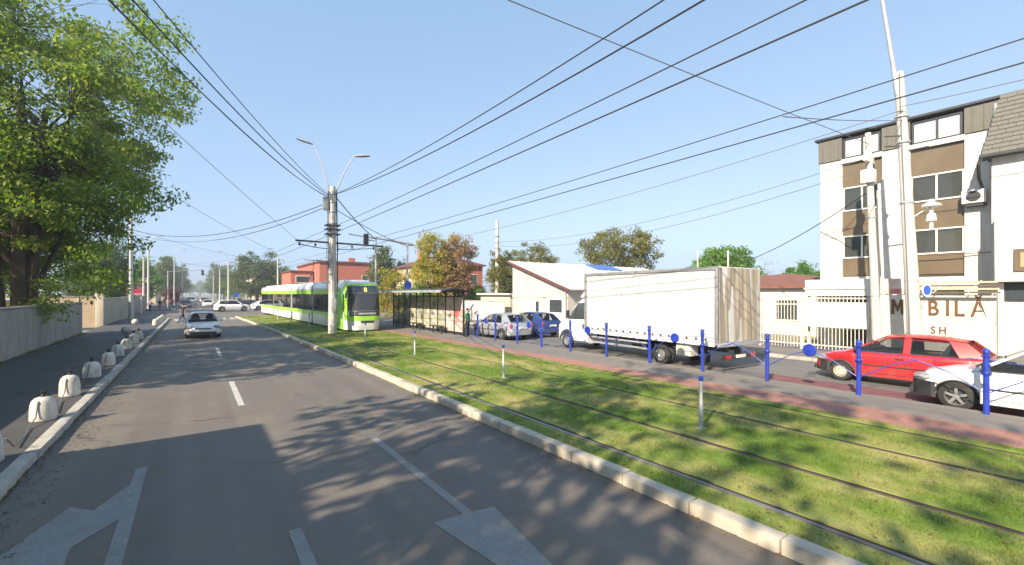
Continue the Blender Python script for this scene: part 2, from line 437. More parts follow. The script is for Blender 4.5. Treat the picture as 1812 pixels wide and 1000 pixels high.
sheet('road', -1.99, 5.2, -20, 58, 0, 'asphalt')
sheet('junction', -60, 90, 58, 86, .001, 'asphalt')
sheet('far_road', -2.2, 4.4, 86, 700, 0, 'asphalt')
sheet('far_road_right', 13, 21, 86, 700, 0, 'asphalt_right')
sheet('right_road', 13.4, 19.3, -20, 58, 0, 'asphalt_right')
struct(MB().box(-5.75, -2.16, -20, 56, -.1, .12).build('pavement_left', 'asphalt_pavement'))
struct(MB().box(19.46, 23.9, -20, 56, -.1, .115).build('pavement_right', 'asphalt_walk'))
struct(MB().box(-60, -5.6, -20, 56, -.1, .05).build('yard_left', 'ground_dirt'))
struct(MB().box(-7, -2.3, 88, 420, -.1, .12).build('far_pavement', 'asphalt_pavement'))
struct(MB().box(24, 70, -20, 56, -.1, .05).build('yard_right', 'ground_dirt'))
ribbon('tram_bed', lambda y: kerb_x(y)+.2, strip_in, -14, 57, .062, 'soil')
ribbon('red_strip', strip_in, strip_out, -14, 40, .128, 'red_pavers')
ribbon('platform', strip_out, lambda y: 13.3, -14, 57, .13, 'asphalt_walk')
ribbon('platform_edge', lambda y: 13.3, lambda y: 13.46, -14, 57, .131, 'asphalt_walk')
ribbon('maroon_lane', lambda y: 13.47, lambda y: 15.0+.03*y, -10, 6.6, .006, 'maroon_lane', z2=-.01)

# kerbs: every stone its own piece
def kerb_stones(name, fx, y0, y1, w, h, mat, length=1.0):
    k = bpy.data.objects.new(name, None); link(k); struct(k)
    protos = []
    for q in range(3):
        rr = random.Random(q+len(name)); m = MB()
        m.box(0, w, .008, length-.008, -.12, h)
        o = m.mesh('kerb_stone', mat, bevel=.018, seg=2)
        for v in o.vertices:
            v.co += Vector((rr.uniform(-.006, .006), rr.uniform(-.004, .004), rr.uniform(-.004, .004)))
        protos.append(o)
    i = 0; y = y0
    while y < y1:
        o = bpy.data.objects.new('kerb_stone', protos[i % 3]); link(o, k)
        o.location = (fx(y)+random.uniform(-.012, .012), y, random.uniform(-.008, .008))
        o.rotation_euler = (0, 0, math.atan2(fx(y)-fx(y+length), length)+random.uniform(-.004, .004))
        y += length; i += 1
    return k
kerb_stones('kerb_left', lambda y: -2.16, -2, 57, .18, .135, 'kerb_concrete')
kerb_stones('kerb_median', kerb_x, -2, 57, .19, .15, 'kerb_pale')
kerb_stones('kerb_right', lambda y: 19.3, -4, 40, .17, .13, 'kerb_concrete')
# a rounded nose of concrete at the far end of the median
struct(MB().box(3.7, 13.4, 57, 57.25, -.05, .14).build('median_end', 'kerb_pale'))

# gutter dirt along the left kerb: grit swept against the stones
def litter(name, x0, x1, y0, y1, n, s, z, mat, seed, fx=None):
    g = np.random.default_rng(seed)
    y = g.uniform(y0, y1, n); x = x0+(x1-x0)*g.random(n)**2.2
    a = g.uniform(0, 6.28, n); sz = s*g.uniform(.4, 1.2, n)
    if fx: x = x+np.array([fx(t) for t in y])
    c, d = np.cos(a)*sz, np.sin(a)*sz
    zz = z+g.uniform(.002, .012, n)
    q = np.stack([np.stack([x+c, y+d, zz], 1), np.stack([x-d*.6, y+c*.6, zz+.006], 1), np.stack([x-c, y-d, zz], 1), np.stack([x+d*.6, y-c*.6, zz+.006], 1)], 1).reshape(-1, 3)
    o = bpy.data.objects.new(name, np_mesh(name, q, 4, mat)); link(o); stuff(o); return o
litter('gutter_grit', -1.97, -1.45, 4, 40, 2600, .022, .003, 'soil', 1)
litter('grass_leaves', 4.98, 10.6, 0, 28, 1400, .028, .15, 'leaf_brown', 3)
litter('road_leaves', -1.9, 4.6, 2, 34, 260, .026, .003, 'leaf_yellow', 4)
litter('fallen_leaves', .02, -.5, 0, 50, 500, .03, .003, 'leaf_brown', 2, fx=lambda y: kerb_x(y)-.03)

# painted lane markings
def mark(name, poly, mat='road_paint', z=.004):
    m = MB(); m.add([(x, y, z) for x, y in poly], [tuple(range(len(poly)))])
    return struct(m.build(name, mat, fix=False))
for y in (-6, 1.9, 12.0, 22.0, 32.0, 42.0, 51.0):
    x = .9; mark('lane_dash', [(x-.065, y), (x+.065, y), (x+.065, y+3.45), (x-.065, y+3.45)], 'road_paint' if y > 6 else 'road_paint_worn')
for y in (92, 104, 116, 128): mark('lane_dash', [(.85, y), (1.0, y), (1.0, y+4), (.85, y+4)])
for i in range(8): mark('crossing_bar', [(-1.6+i*.78, 53.4), (-1.2+i*.78, 53.4), (-1.2+i*.78, 56.6), (-1.6+i*.78, 56.6)])
# straight arrow of the right lane, its tip toward the camera
mark('lane_arrow', [(2.57, 8.0), (2.57, 4.55), (2.2, 4.58), (2.48, 2.6), (2.7, 2.6), (2.97, 4.5), (2.69, 4.53), (2.69, 7.9), (2.8, 8.02)][::-1], 'road_paint_worn')
# turn arrow of the left lane
mark('lane_arrow', [(-.70, 4.4), (-.56, 4.4), (-.56, 8.6), (-.70, 8.6)], 'road_paint_worn')
mark('lane_arrow', [(-.702, 7.9), (-.98, 7.22), (-1.22, 7.5), (-1.62, 6.3), (-1.0, 5.75), (-1.02, 6.3), (-.702, 6.75)], 'road_paint_worn', .0045)
# kerb-side dirt patch and repair seams on the asphalt

# rails of the two tracks, set in slots in the grass
RAILS = [5.43, 6.93, 8.86, 10.33]
for x in RAILS:
    m = MB(); ys = list(np.arange(-14, 58, 2.0))
    h_ = .122 if x < 6 else .112
    prof = [(-.033, .05), (.033, .05), (.033, h_-.006), (.027, h_), (-.027, h_), (-.033, h_-.006)]
    vs = []; fs = []; n = len(prof)
    for y in ys:
        for (px, pz) in prof: vs.append((x+bend(y)+px, y, pz))
    for i in range(len(ys)-1):
        for j in range(n): a = i*n+j; b = i*n+(j+1) % n; fs.append((a, b, b+n, a+n))
    for a_, b_ in ((-.066, -.034), (.034, .105)):
        ribbon('slot_shade_strip', lambda y: x+bend(y)+a_, lambda y: x+bend(y)+b_, -14, 57, .108, 'rubber', 2.0, .05)  # black strips beside each rail, painting in the shade of the deep slots
    m.add(vs, fs); struct(m.build('tram_rail', 'rail_steel' if x < 6 else 'rust'))
# turf between the slots: a sheet plus real blades
def turf_bands(y):
    e = [kerb_x(y)+.2]+[v for x in RAILS for v in (x+bend(y)-.068, x+bend(y)+.107)]+[strip_in(y)]
    return [(e[i], e[i+1]) for i in range(0, len(e), 2)]
for i in range(5):
    ribbon('turf', lambda y, i=i: turf_bands(y)[i][0]+.0, lambda y, i=i: max(turf_bands(y)[i][1], turf_bands(y)[i][0]+.01), -14, 57, .125, 'grass_turf', z2=.055)
def grass_blades():
    g = np.random.default_rng(11); out = []
    for (y0, y1, dens, w, h) in ((-1.5, 4, 2600, .0045, .042), (4, 9, 1700, .0055, .045), (9, 17, 900, .008, .048), (17, 32, 380, .013, .055), (32, 57, 120, .02, .06)):
        n = int((y1-y0)*7*dens)
        y = g.uniform(y0, y1, n); x = g.uniform(4.0, 11.7, n)
        bd = -.00033*np.maximum(y, 0)**2
        si = np.interp(y, [a for a, _ in STRIP_IN], [b for _, b in STRIP_IN])
        ok = (x > 4.74+bd+.19) & (x < si+.03)
        for r in RAILS: ok &= ~((x > r+bd-.07) & (x < r+bd+.115))
        # uneven growth: thin and short where the turf is dry
        tuft = .55+.45*np.sin(x*7.1+1.3*np.sin(y*2.1))*np.sin(y*5.3+np.sin(x*3.7))
        near = np.min(np.abs(x[:, None]-(np.array(RAILS)[None, :]+.035+bd[:, None])), 1)
        ok &= g.random(n) < (.45+.55*tuft)*np.clip((near-.12)/.12, .25, 1)
        x, y, tuft = x[ok], y[ok], tuft[ok]; n = len(x)
        a = g.uniform(0, 6.283, n); hh = h*g.uniform(.45, 1.25, n)*(.7+.45*tuft); ww = w*g.uniform(.6, 1.3, n)
        ln = hh*g.uniform(.15, 1.0, n); b = g.uniform(0, 6.283, n)
        z = np.full(n, .122)
        c, s = np.cos(a)*ww, np.sin(a)*ww
        p0 = np.stack([x-c, y-s, z], 1); p1 = np.stack([x+c, y+s, z], 1)
        p2 = np.stack([x+np.cos(b)*ln, y+np.sin(b)*ln, z+hh], 1)
        out.append(np.stack([p0, p1, p2], 1).reshape(-1, 3))
    v = np.concatenate(out)
    o = bpy.data.objects.new('grass', np_mesh('grass', v, 3, 'grass_blade')); link(o); stuff(o)
    o['label'] = 'mown green and dry yellow grass growing between the tram rails'; o['category'] = 'grass'
    return len(v)//3
print('grass blades', grass_blades())
# weeds at the foot of the left wall
def weeds(name, x0, x1, y0, y1, n, h, z, mat, seed):
    g = np.random.default_rng(seed); x = g.uniform(x0, x1, n); y = g.uniform(y0, y1, n)
    keep = np.sin(y*3.1)+np.sin(y*1.37+2) > g.uniform(-.5, 1.6, n); x, y = x[keep], y[keep]; n = len(x)
    a = g.uniform(0, 6.283, n); hh = h*g.uniform(.3, 1.2, n); w = .01
    p0 = np.stack([x-np.cos(a)*w, y-np.sin(a)*w, np.full(n, z)], 1); p1 = np.stack([x+np.cos(a)*w, y+np.sin(a)*w, np.full(n, z)], 1)
    p2 = np.stack([x+g.normal(0, .05, n), y+g.normal(0, .05, n), z+hh], 1)
    o = bpy.data.objects.new(name, np_mesh(name, np.stack([p0, p1, p2], 1).reshape(-1, 3), 3, mat)); link(o); stuff(o)
weeds('wall_weeds', -5.6, -5.45, 18, 38, 2500, .14, .12, 'leaf_olive', 5)
weeds('kerb_weeds', -1.99, -1.93, 6, 45, 1500, .07, .0, 'leaf_olive', 6)

# ---------------------------------------------------------------- trees
def leaf_quads(g, cen, size, n, spread, droop=.4, outward=None):
    """n leaves (rhombs) per clump centre, scattered through the clump's volume"""
    k = len(cen); m = k*n
    c = np.repeat(cen, n, 0); sp = np.repeat(spread, n, 0)
    d = g.normal(0, 1, (m, 3)); d /= np.linalg.norm(d, axis=1)[:, None]
    r = g.random(m)**.45
    p = c+d*r[:, None]*sp
    a = g.normal(0, 1, (m, 3)); a[:, 2] -= droop; a /= np.linalg.norm(a, axis=1)[:, None]
    b = g.normal(0, 1, (m, 3)); b = np.cross(a, b); b /= np.linalg.norm(b, axis=1)[:, None]+1e-9
    L = (size*g.uniform(.4, 1.5, m))[:, None]; W = L*.5
    return np.stack([p, p+a*L*.5+b*W*.5, p+a*L, p+a*L*.5-b*W*.5], 1).reshape(-1, 3)
def bez(a, b, c, n):
    return [a*(1-t)**2+b*2*t*(1-t)+c*t*t for t in [i/n for i in range(n+1)]]
def tree(name, label, cat, loc, crown_c, crown_r, trunk_r, nlimb, nclump, nleaf, lsize, clump, mat, seed, bark='bark', group=None,
         shell=.45, stems=1, gap=0.0, fork=.3, rz=0, low=-1.0, droop=.4, lean=(0, 0)):
    """trunk with limbs reaching through an ellipsoid crown; leaf clumps sit on the limbs' ends"""
    g = np.random.default_rng(seed); rr = random.Random(seed)
    t = thing(name, label, cat, loc, rz, group)
    cc = np.array(crown_c, float); cr = np.array(crown_r, float)
    # clump centres: rejection in the ellipsoid, biased to its outside, with random gaps
    pts = []; holes = [cc+cr*np.array([rr.uniform(-.9, .9) for _ in range(3)]) for _ in range(int(gap*40))]
    tries = 0
    while len(pts) < nclump and tries < nclump*60:
        tries += 1
        d = g.normal(0, 1, 3); d /= np.linalg.norm(d); r = shell+(1-shell)*g.random()**.6
        r *= 1+.16*math.sin(3*math.atan2(d[1], d[0])+seed)+.12*math.sin(5*d[2]+seed*2)+.10*math.sin(7*math.atan2(d[1], d[0])+4*d[2])
        if d[2] < low: continue
        p = cc+cr*d*r
        if any(np.linalg.norm((p-h)/cr) < .23 for h in holes): continue
        pts.append(p)
    pts = np.array(pts)
    bm_ = MB()
    # trunk / stems
    heads = []
    for s in range(stems):
        a0 = 2*math.pi*s/max(stems, 1)+seed
        off = Vector((math.cos(a0), math.sin(a0), 0))*(trunk_r*1.1 if stems > 1 else 0)
        top = Vector((cc[0]*.6+lean[0]+off.x*3.0, cc[1]*.6+lean[1]+off.y*3.0, cc[2]+cr[2]*.15*rr.uniform(.6, 1.3)))
        base = off.copy(); base.z = -.3
        mid = Vector((off.x*1.6+rr.uniform(-.2, .2)*trunk_r*4, off.y*1.6, top.z*.5))
        path = bez(base, mid, top, 9)
        tr_ = trunk_r*(1.0 if stems == 1 else .72)
        bm_.tube(path, [tr_*(1.35 if i == 0 else 1)*(1-.07*i) for i in range(10)], 9)
        heads.append(path)
    limbs = []
    for i in range(nlimb):
        path = heads[i % stems]
        u = fork+(1-fork)*rr.random(); k = min(9, int(u*9)); a = path[k]
        tgt = Vector(pts[rr.randrange(len(pts))])
        e = a.lerp(tgt, .82); mdl = a.lerp(e, .5)+Vector((rr.uniform(-.1, .1), rr.uniform(-.1, .1), .12))*(e-a).length
        lp = bez(a, mdl, e, 6); r0 = trunk_r*rr.uniform(.3, .5)*(1-.04*k)
        bm_.tube(lp, [r0*(1-.13*j) for j in range(7)], 6, caps=False); limbs.append((lp, r0))
    ends = [(q, r0*(1-.13*j)) for lp, r0 in limbs for j, q in enumerate(lp) if j >= 2]
    E_ = np.array([tuple(q) for q, _ in ends])
    tw = MB()
    for p in pts:
        k = int(np.argmin(((E_-p)**2).sum(1))); a = ends[k][0]; b = Vector(p)
        mdl = a.lerp(b, .5)+Vector((rr.uniform(-.12, .12), rr.uniform(-.12, .12), rr.uniform(0, .15)))*(b-a).length
        r0 = min(ends[k][1]*.7, trunk_r*.16)
        tw.tube(bez(a, mdl, b, 4), [r0, r0*.8, r0*.6, r0*.4, r0*.2], 4, caps=False)
    trunk = bm_.build('trunk', bark, t, smooth=60, fix=False)
    stuff(tw.build('branches', bark, trunk, fix=False))
    sp = clump*g.uniform(.6, 1.35, (len(pts), 1))*np.array([[1, 1, .62]])
    v = leaf_quads(g, pts, lsize, nleaf, sp, droop)
    o = bpy.data.objects.new('crown', np_mesh('crown', v, 4, mat)); link(o, t)
    return t
# the big tree behind the wall, nearest of the trees in view
tree('deciduous_tree', 'huge spreading green tree rising over the concrete wall at left', 'tree', (-6.9, 31.0, .05),
     (.0, -.6, 10.8), (6.3, 6.4, 8.2), .42, 34, 640, 175, .19, .92, 'leaf_big', 3, shell=.36, stems=3, gap=1.1, fork=.25, droop=.7)
tree('deciduous_tree', 'leafy lower tree whose boughs hang over the wall beside the driveway', 'tree', (-7.9, 35.6, .05),
     (-.2, -.3, 6.0), (3.3, 3.2, 3.0), .2, 14, 150, 170, .17, .75, 'leaf_big', 5, shell=.3, gap=.3, droop=.6)
# trees of the left yards: they stand outside the view and throw the dappled shade over road and grass
SH = 'yard trees left of the road that shade it'
tree('yard_tree', 'tall yard tree left of the road, shading the lane near the oncoming white car', 'tree', (-10.2, 20.5, .05), (0, 0, 7.6), (3.6, 4.3, 4.6), .3, 18, 230, 90, .22, .95, 'leaf_mid', 8, group=SH, gap=.25)
tree('yard_tree', 'tall yard tree left of the road, shading the grass by the marker posts', 'tree', (-10.8, 13.6, .05), (0, 0, 9.2), (3.4, 3.0, 4.0), .3, 18, 90, 45, .40, .95, 'leaf_mid', 9, group=SH, gap=.6)
tree('yard_tree', 'yard tree behind the flat roofed house, shading the nearest grass', 'tree', (-11.5, -2.0, .05), (0, 0, 11.0), (4.6, 4.6, 5.0), .34, 20, 70, 40, .42, .95, 'leaf_mid', 12, group=SH, gap=.6)
tree('yard_tree', 'thin yard tree behind the flat roofed house, shading the right lane arrow', 'tree', (-9.5, 3.0, .05), (0, -.6, 9.0), (2.6, 2.8, 3.2), .26, 14, 40, 40, .40, .8, 'leaf_mid', 14, group=SH, gap=.6)
# trees of the right side and the background
tree('yellow_tree', 'yellow and green autumn tree standing behind the tram shelter', 'tree', (21.3, 44.0, .0), (0, 0, 5.2), (2.6, 2.6, 4.0), .2, 16, 190, 120, .2, .7, 'leaf_yellow', 21, gap=.25)
tree('brown_tree', 'brown withered autumn tree right beside the yellow one', 'tree', (23.2, 42.6, .0), (0, 0, 5.6), (1.9, 1.9, 4.0), .18, 14, 130, 110, .2, .62, 'leaf_brown', 22, gap=.35)
tree('shrub', 'bright green shrub at the foot of the yellow tree', 'shrub', (18.9, 43.6, 0), (0, 0, 2.0), (1.9, 1.6, 1.9), .08, 8, 70, 110, .18, .6, 'leaf_green', 23)
tree('shrub', 'orange tinted shrub behind the left half of the tram shelter', 'shrub', (18.2, 47.5, 0), (0, 0, 2.6), (1.9, 1.6, 2.5), .08, 8, 70, 110, .18, .6, 'leaf_yellow', 24)
tree('shrub', 'green shrub under the brown tree by the brick house', 'shrub', (25.6, 43.0, 0), (0, 0, 2.0), (1.6, 1.6, 2.0), .08, 8, 60, 110, .18, .55, 'leaf_green', 25)
tree('leafy_tree', 'green tree growing beside the concrete pole with ivy', 'tree', (25.0, 35.8, 0), (0, 0, 4.0), (1.5, 1.5, 2.7), .12, 12, 90, 100, .17, .55, 'leaf_olive', 26, gap=.3)
tree('round_tree', 'rounded olive green tree rising behind the pitched shed roof', 'tree', (37.5, 47.6, 0), (0, 0, 5.9), (3.9, 3.6, 3.4), .25, 16, 190, 100, .24, .8, 'leaf_olive', 27, gap=.2)
tree('airy_tree', 'wide airy flat topped tree above the roof with the blue sheet', 'tree', (43.0, 36.8, 0), (0, 0, 7.6), (5.3, 5.0, 3.0), .3, 22, 150, 110, .26, .85, 'leaf_olive', 28, gap=.8, shell=.4)
tree('round_tree', 'green round tree rising behind the rear of the white truck', 'tree', (39.0, 21.3, 0), (0, 0, 4.6), (2.7, 2.5, 2.5), .2, 14, 150, 110, .22, .62, 'leaf_green', 29, gap=.3)
tree('small_tree', 'small green tree behind the red roof beside the white building', 'tree', (50.6, 19.2, 0), (0, 0, 4.4), (2.0, 1.8, 1.5), .14, 8, 60, 90, .22, .6, 'leaf_green', 30)
tree('bare_tree', 'thin grey leafless tree between the truck and the white building', 'tree', (44.5, 19.9, 0), (0, 0, 4.4), (.8, .8, 1.9), .09, 14, 60, 3, .1, .4, 'leaf_brown', 31, bark='bark_pale')
# far trees
FT = 'trees of the far street'
tree('far_tree', 'big dark green tree beyond the rear end of the tram', 'tree', (13.0, 127, 0), (0, 0, 6.9), (6.0, 5.2, 5.6), .4, 16, 190, 90, .42, 1.5, 'leaf_mid', 33, gap=.15, group=FT)
t0 = tree('far_tree', 'dark evergreen hedge tree above the grey yard wall at far left', 'tree', (-9.4, 78, 0), (0, 0, 5.0), (2.6, 6.0, 4.6), .25, 14, 200, 80, .34, 1.1, 'leaf_dark', 34, group=FT)
t1 = tree('far_tree', 'bright green tree leaning over the far left pavement', 'tree', (-8.6, 112, 0), (0, 0, 5.4), (3.2, 3.6, 3.9), .25, 14, 120, 80, .36, 1.1, 'leaf_green', 35, group=FT)
t2 = tree('far_tree', 'slender green tree at the far left corner of the junction', 'tree', (-6.4, 150, 0), (0, 0, 6.4), (2.4, 3.4, 5.6), .25, 14, 110, 80, .42, 1.2, 'leaf_mid', 36, group=FT)
t3 = tree('far_tree', 'dark red leaved bush on the far left kerb', 'bush', (-4.2, 128, 0), (0, 0, 2.2), (1.5, 5.0, 1.7), .12, 10, 70, 80, .32, .8, 'leaf_red', 37, group=FT)
FAR = [(t2, (-7.6, 190, 0), 1.2, 'green tree far down the left side of the street'), (t2, (-6.6, 240, 0), 1.3, 'hazy tree at the left end of the street'),
       (t1, (10.4, 165, 0), 1.0, 'green tree in the far median before the brown houses'), (t2, (9.5, 205, 0), 1.1, 'slender tree in the far median'),
       (t1, (22.0, 150, 0), 1.1, 'tree right of the far junction behind the tram'), (t2, (10.5, 290, 0), 1.5, 'hazy tree at the right end of the street'),
       (t1, (19.5, 118, 0), .8, 'small tree left of the red brick building'), (t2, (26.0, 74, 0), .85, 'tree between the red brick building and the pale house'),
       (t1, (30.0, 76, 0), .9, 'bushy tree just left of the pale house'), (t0, (-13.5, 100, 0), 1.1, 'dark tree row behind the far left yards'),
       (t0, (-19.0, 60, 0), 1.0, 'dark tree behind the big tree at left'), (t1, (-25.0, 48, 0), 1.1, 'green tree deep in the left yard'),
       (t2, (-7.2, 330, 0), 1.5, 'faint tree at the left vanishing point'), (t1, (-3, 560, 0), 1.6, 'faint tree closing the left end of the street'), (t1, (6, 600, 0), 1.8, 'faint tree closing the middle of the far street'), (t2, (14, 520, 0), 1.7, 'faint tree closing the right end of the street'), (t2, (12, 390, 0), 1.5, 'faint slender tree on the right of the far street'), (t1, (13.5, 240, 0), 1.4, 'tree far down the right side of the street')]
for i, (s, l, k, lb) in enumerate(FAR): copy_tree(s, l, i*1.7, lb, k)
tree('ivy', 'ivy climbing the tall concrete pole by the shed', 'plant', (23.6, 35.0, 0), (0, 0, 4.6), (.75, .75, 2.3), .05, 8, 70, 90, .16, .4, 'leaf_olive', 38)

# ---------------------------------------------------------------- left side: wall, driveway, houses
def wall_run(name, label, x, w, y0, y1, h, mat, panel=2.6, cap=True):
    t = thing(name, label, 'wall', (x, y0, 0))
    y = 0.0; L = y1-y0; rr = random.Random(int(y0*7))
    while y < L-.05:
        e = min(y+panel, L)
        m = MB().box(-w, rr.uniform(-.012, .012), y+.008, e-.008, 0, h+rr.uniform(-.015, .015)); m.build('panel', mat, t, bevel=.012, seg=1)
        if cap: MB().box(-w-.05, .05, y+.004, e-.004, h+.017, h+.085).build('coping', 'kerb_concrete', t, bevel=.012, seg=1)
        y = e
    return t
wall_run('concrete_wall', 'long stained grey concrete wall beside the left pavement', -5.68, .2, 15.0, 38.3, 2.0, 'wall_concrete')
wall_run('concrete_wall', 'grey wall with square marks beyond the sunlit driveway', -5.72, .2, 47.0, 62.0, 2.15, 'wall_concrete', 3.0)
wall_run('concrete_wall', 'last grey wall before the far left poles', -6.1, .2, 63, 92, 2.2, 'wall_concrete', 3.0)
t = thing('driveway_wall', 'sunlit tan plaster wall across the driveway between the grey walls', 'wall', (-5.75, 46.7, 0))
MB().box(-5.5, -.5, 0, .22, 0, 2.35).build('wall_panel', 'plaster_tan', t, bevel=.01, seg=1)
MB().box(-.48, .02, -.06, .28, 0, 2.6).build('gate_post', 'plaster_cream', t, bevel=.02)
MB().box(-5.5, -.5, -.04, .26, 2.353, 2.43).build('coping', 'kerb_concrete', t, bevel=.01, seg=1)
for i in range(4): MB().box(-4.9+i*1.15, -4.82+i*1.15, -.05, -.002, .1, 2.3).build('pilaster', 'plaster_cream', t)
MB().box(-3.2, -2.4, -.03, -.003, .5, 1.6).build('notice_board', 'cream_metal', t)
# low white van in the yard behind the wall is built with the vehicles below
def house(name, label, x0, x1, y0, y1, h, wall, roof, rh, hip=True, eave=.4, cat='house', windows=()):
    t = thing(name, label, cat, ((x0+x1)/2, (y0+y1)/2, 0)); a, b = (x1-x0)/2, (y1-y0)/2
    MB().box(-a, a, -b, b, 0, h).build('wall', wall, t)
    e = eave
    m = MB()
    if hip == 'flat':
        m.box(-a-e, a+e, -b-e, b+e, h+.003, h+rh)
    else:
        ry = max(b-a, .01) if hip else b+e
        rx = max(a-b, 0) if hip else 0
        m.add([(-a-e, -b-e, h), (a+e, -b-e, h), (a+e, b+e, h), (-a-e, b+e, h), (-rx, -ry, h+rh), (rx, -ry, h+rh), (rx, ry, h+rh), (-rx, ry, h+rh),
               (-a-e, -b-e, h-.15), (a+e, -b-e, h-.15), (a+e, b+e, h-.15), (-a-e, b+e, h-.15)],
              [(0, 1, 5, 4), (1, 2, 6, 5), (2, 3, 7, 6), (3, 0, 4, 7), (4, 5, 6, 7), (0, 8, 9, 1), (1, 9, 10, 2), (2, 10, 11, 3), (3, 11, 8, 0), (8, 11, 10, 9)])
    r = m.build('roof', roof, t)
    for (side, u, z, w, hh) in windows:
        f = MB(); p = MB()
        if side == 'x':    # on the face toward -X
            f.box(-a-.05, -a-.004, u-w/2-.08, u+w/2+.08, z-.08, z+hh+.08); p.box(-a-.065, -a-.052, u-w/2, u+w/2, z, z+hh)
        else:
            f.box(u-w/2-.08, u+w/2+.08, -b-.05, -b-.004, z-.08, z+hh+.08); p.box(u-w/2, u+w/2, -b-.065, -b-.052, z, z+hh)
        fo = f.build('window', 'white_metal', t); p.build('pane', 'window_glass', fo)
    return t
house('flat_house', 'flat roofed house at the left whose shadow lies on the near road', -13.0, -5.75, -14, 7.45, 4.72, 'plaster_grey', 'kerb_concrete', .06, 'flat', .0, windows=[('x', 1, 1, 1.2, 1.3)])
# neighbour's wall between the house and the long wall
wall_run('concrete_wall', 'short grey yard wall next to the flat roofed house', -5.7, .2, 7.6, 14.9, 2.0, 'wall_concrete')
house('yard_house', 'pale house half hidden behind the big tree at left', -22, -14, 26, 36, 3.6, 'plaster_cream', 'roof_red', 2.0, windows=[('y', 0, 1, 1.3, 1.3)])
house('corner_shop', 'far left corner building with pinkish front', -14, -7.5, 96, 112, 4.2, 'plaster_cream', 'roof_maroon', 1.2, windows=[('y', 1, 1, 1.6, 1.4), ('y', -2, 1, 1.2, 1.4)])
house('far_block', 'beige block at the far left of the street', -20, -9, 165, 190, 8, 'plaster_cream', 'roof_red', 1.5, windows=[('y', k*2.5, z, 1.2, 1.4) for k in (-1, 0, 1) for z in (1.5, 4.5)])
house('far_block', 'pale block at the far end on the left', -22, -9, 260, 300, 12, 'plaster_grey', 'roof_red', .4, 'flat', windows=[('y', k*3, z, 1.4, 1.5) for k in (-1, 0, 1) for z in (1.5, 4.5, 8)])
house('far_block', 'brown house row far down the street on the right', 22, 34, 170, 200, 8, 'plaster_tan', 'roof_red', 2.5, windows=[('x', k*4, z, 1.4, 1.5) for k in (-3, -1, 1, 3) for z in (1.5, 4.6)])
house('far_block', 'tan house at the far end of the street', 22, 36, 230, 270, 10, 'plaster_cream', 'roof_red', 2.5, windows=[('x', k*5, z, 1.5, 1.6) for k in (-3, -1, 1, 3) for z in (1.5, 5)])
# ---------------------------------------------------------------- right side, behind the shelter
t = house('red_brick_building', 'long red brick building behind the tram roof', 18.2, 31.0, 84, 104, 8.2, 'brick_red', 'roof_maroon', .35, 'flat', .25, 'building',
      windows=[('y', k, 5.0, .9, 1.0) for k in (1.6, 3.0)]+[('x', k, 5.0, 1.0, 1.2) for k in (-6, -2)])
MB().box(-10.4, -6.65, -6, 4, 0, 6.6).build('side_wing', 'brick_red', t)
MB().box(-10.6, -6.7, -6.2, 4.2, 6.603, 6.85).build('wing_roof', 'roof_maroon', t)
w = MB().box(-9.6, -7.2, -6.06, -6.004, 4.6, 5.9).build('window', 'white_metal', t); MB().box(-9.5, -7.3, -6.08, -6.062, 4.7, 5.8).build('pane', 'window_glass', w)
MB().box(1, 2.2, -2, -1, 8.55, 9.9).build('chimney', 'brick_red', t)
t = house('brick_house', 'pale and brick house with dark red hip roof behind the autumn trees', 24, 31.2, 50, 62, 6.4, 'plaster_tan', 'roof_maroon', 1.5, windows=[('x', -2.5, 3.8, 1.1, 1.3), ('x', 2.5, 3.8, 1.1, 1.3), ('y', 2.2, 3.8, 1.0, 1.3), ('x', -2.5, 1, 1.1, 1.3), ('y', -1, 3.8, 1, 1.3)])
MB().box(-3.59, 3.62, -6.03, -6.004, .1, 6.2).build('brick_face', 'brick_red', t)
MB().box(-2.2, -1.5, 1, 1.8, 6.8, 8.4).build('chimney', 'brick_red', t)
# shed with a single pitched roof
t = thing('pitched_shed', 'white shed with one sloping pale roof behind the parked cars', 'building', (22.3, 23.9, 0))
zr = lambda y: 3.05+2.25*y/6.9
m = MB(); m.add([(0, 0, 0), (0, 6.9, 0), (0, 6.9, zr(6.9)-.06), (0, 0, zr(0)-.06), (18, 0, 0), (18, 6.9, 0), (18, 6.9, zr(6.9)-.06), (18, 0, zr(0)-.06)],
      [(0, 1, 2, 3), (4, 7, 6, 5), (0, 3, 7, 4), (1, 5, 6, 2), (3, 2, 6, 7), (0, 4, 5, 1)]); m.build('wall', 'plaster_shed', t)
n = 18
rfo = MB().add([(-.35, -.45, zr(-.45)-.04), (18.3, -.45, zr(-.45)-.04), (18.3, 7.2, zr(7.2)-.04), (-.35, 7.2, zr(7.2)-.04), (-.35, -.45, zr(-.45)+.04), (18.3, -.45, zr(-.45)+.04), (18.3, 7.2, zr(7.2)+.04), (-.35, 7.2, zr(7.2)+.04)],
     [(3, 2, 1, 0), (4, 5, 6, 7), (0, 1, 5, 4), (1, 2, 6, 5), (2, 3, 7, 6), (3, 0, 4, 7)]).build('roof', 'roof_pale', t)
for i in range(n):
    x = -.2+i*1.06
    MB().add([(x, -.45, zr(-.45)+.041), (x+.05, -.45, zr(-.45)+.041), (x+.05, 7.2, zr(7.2)+.041), (x, 7.2, zr(7.2)+.041), (x, -.45, zr(-.45)+.075), (x+.05, -.45, zr(-.45)+.075), (x+.05, 7.2, zr(7.2)+.075), (x, 7.2, zr(7.2)+.075)],
         [(3, 2, 1, 0), (4, 5, 6, 7), (0, 1, 5, 4), (1, 2, 6, 5), (2, 3, 7, 6), (3, 0, 4, 7)]).build('seam', 'roof_pale', rfo)
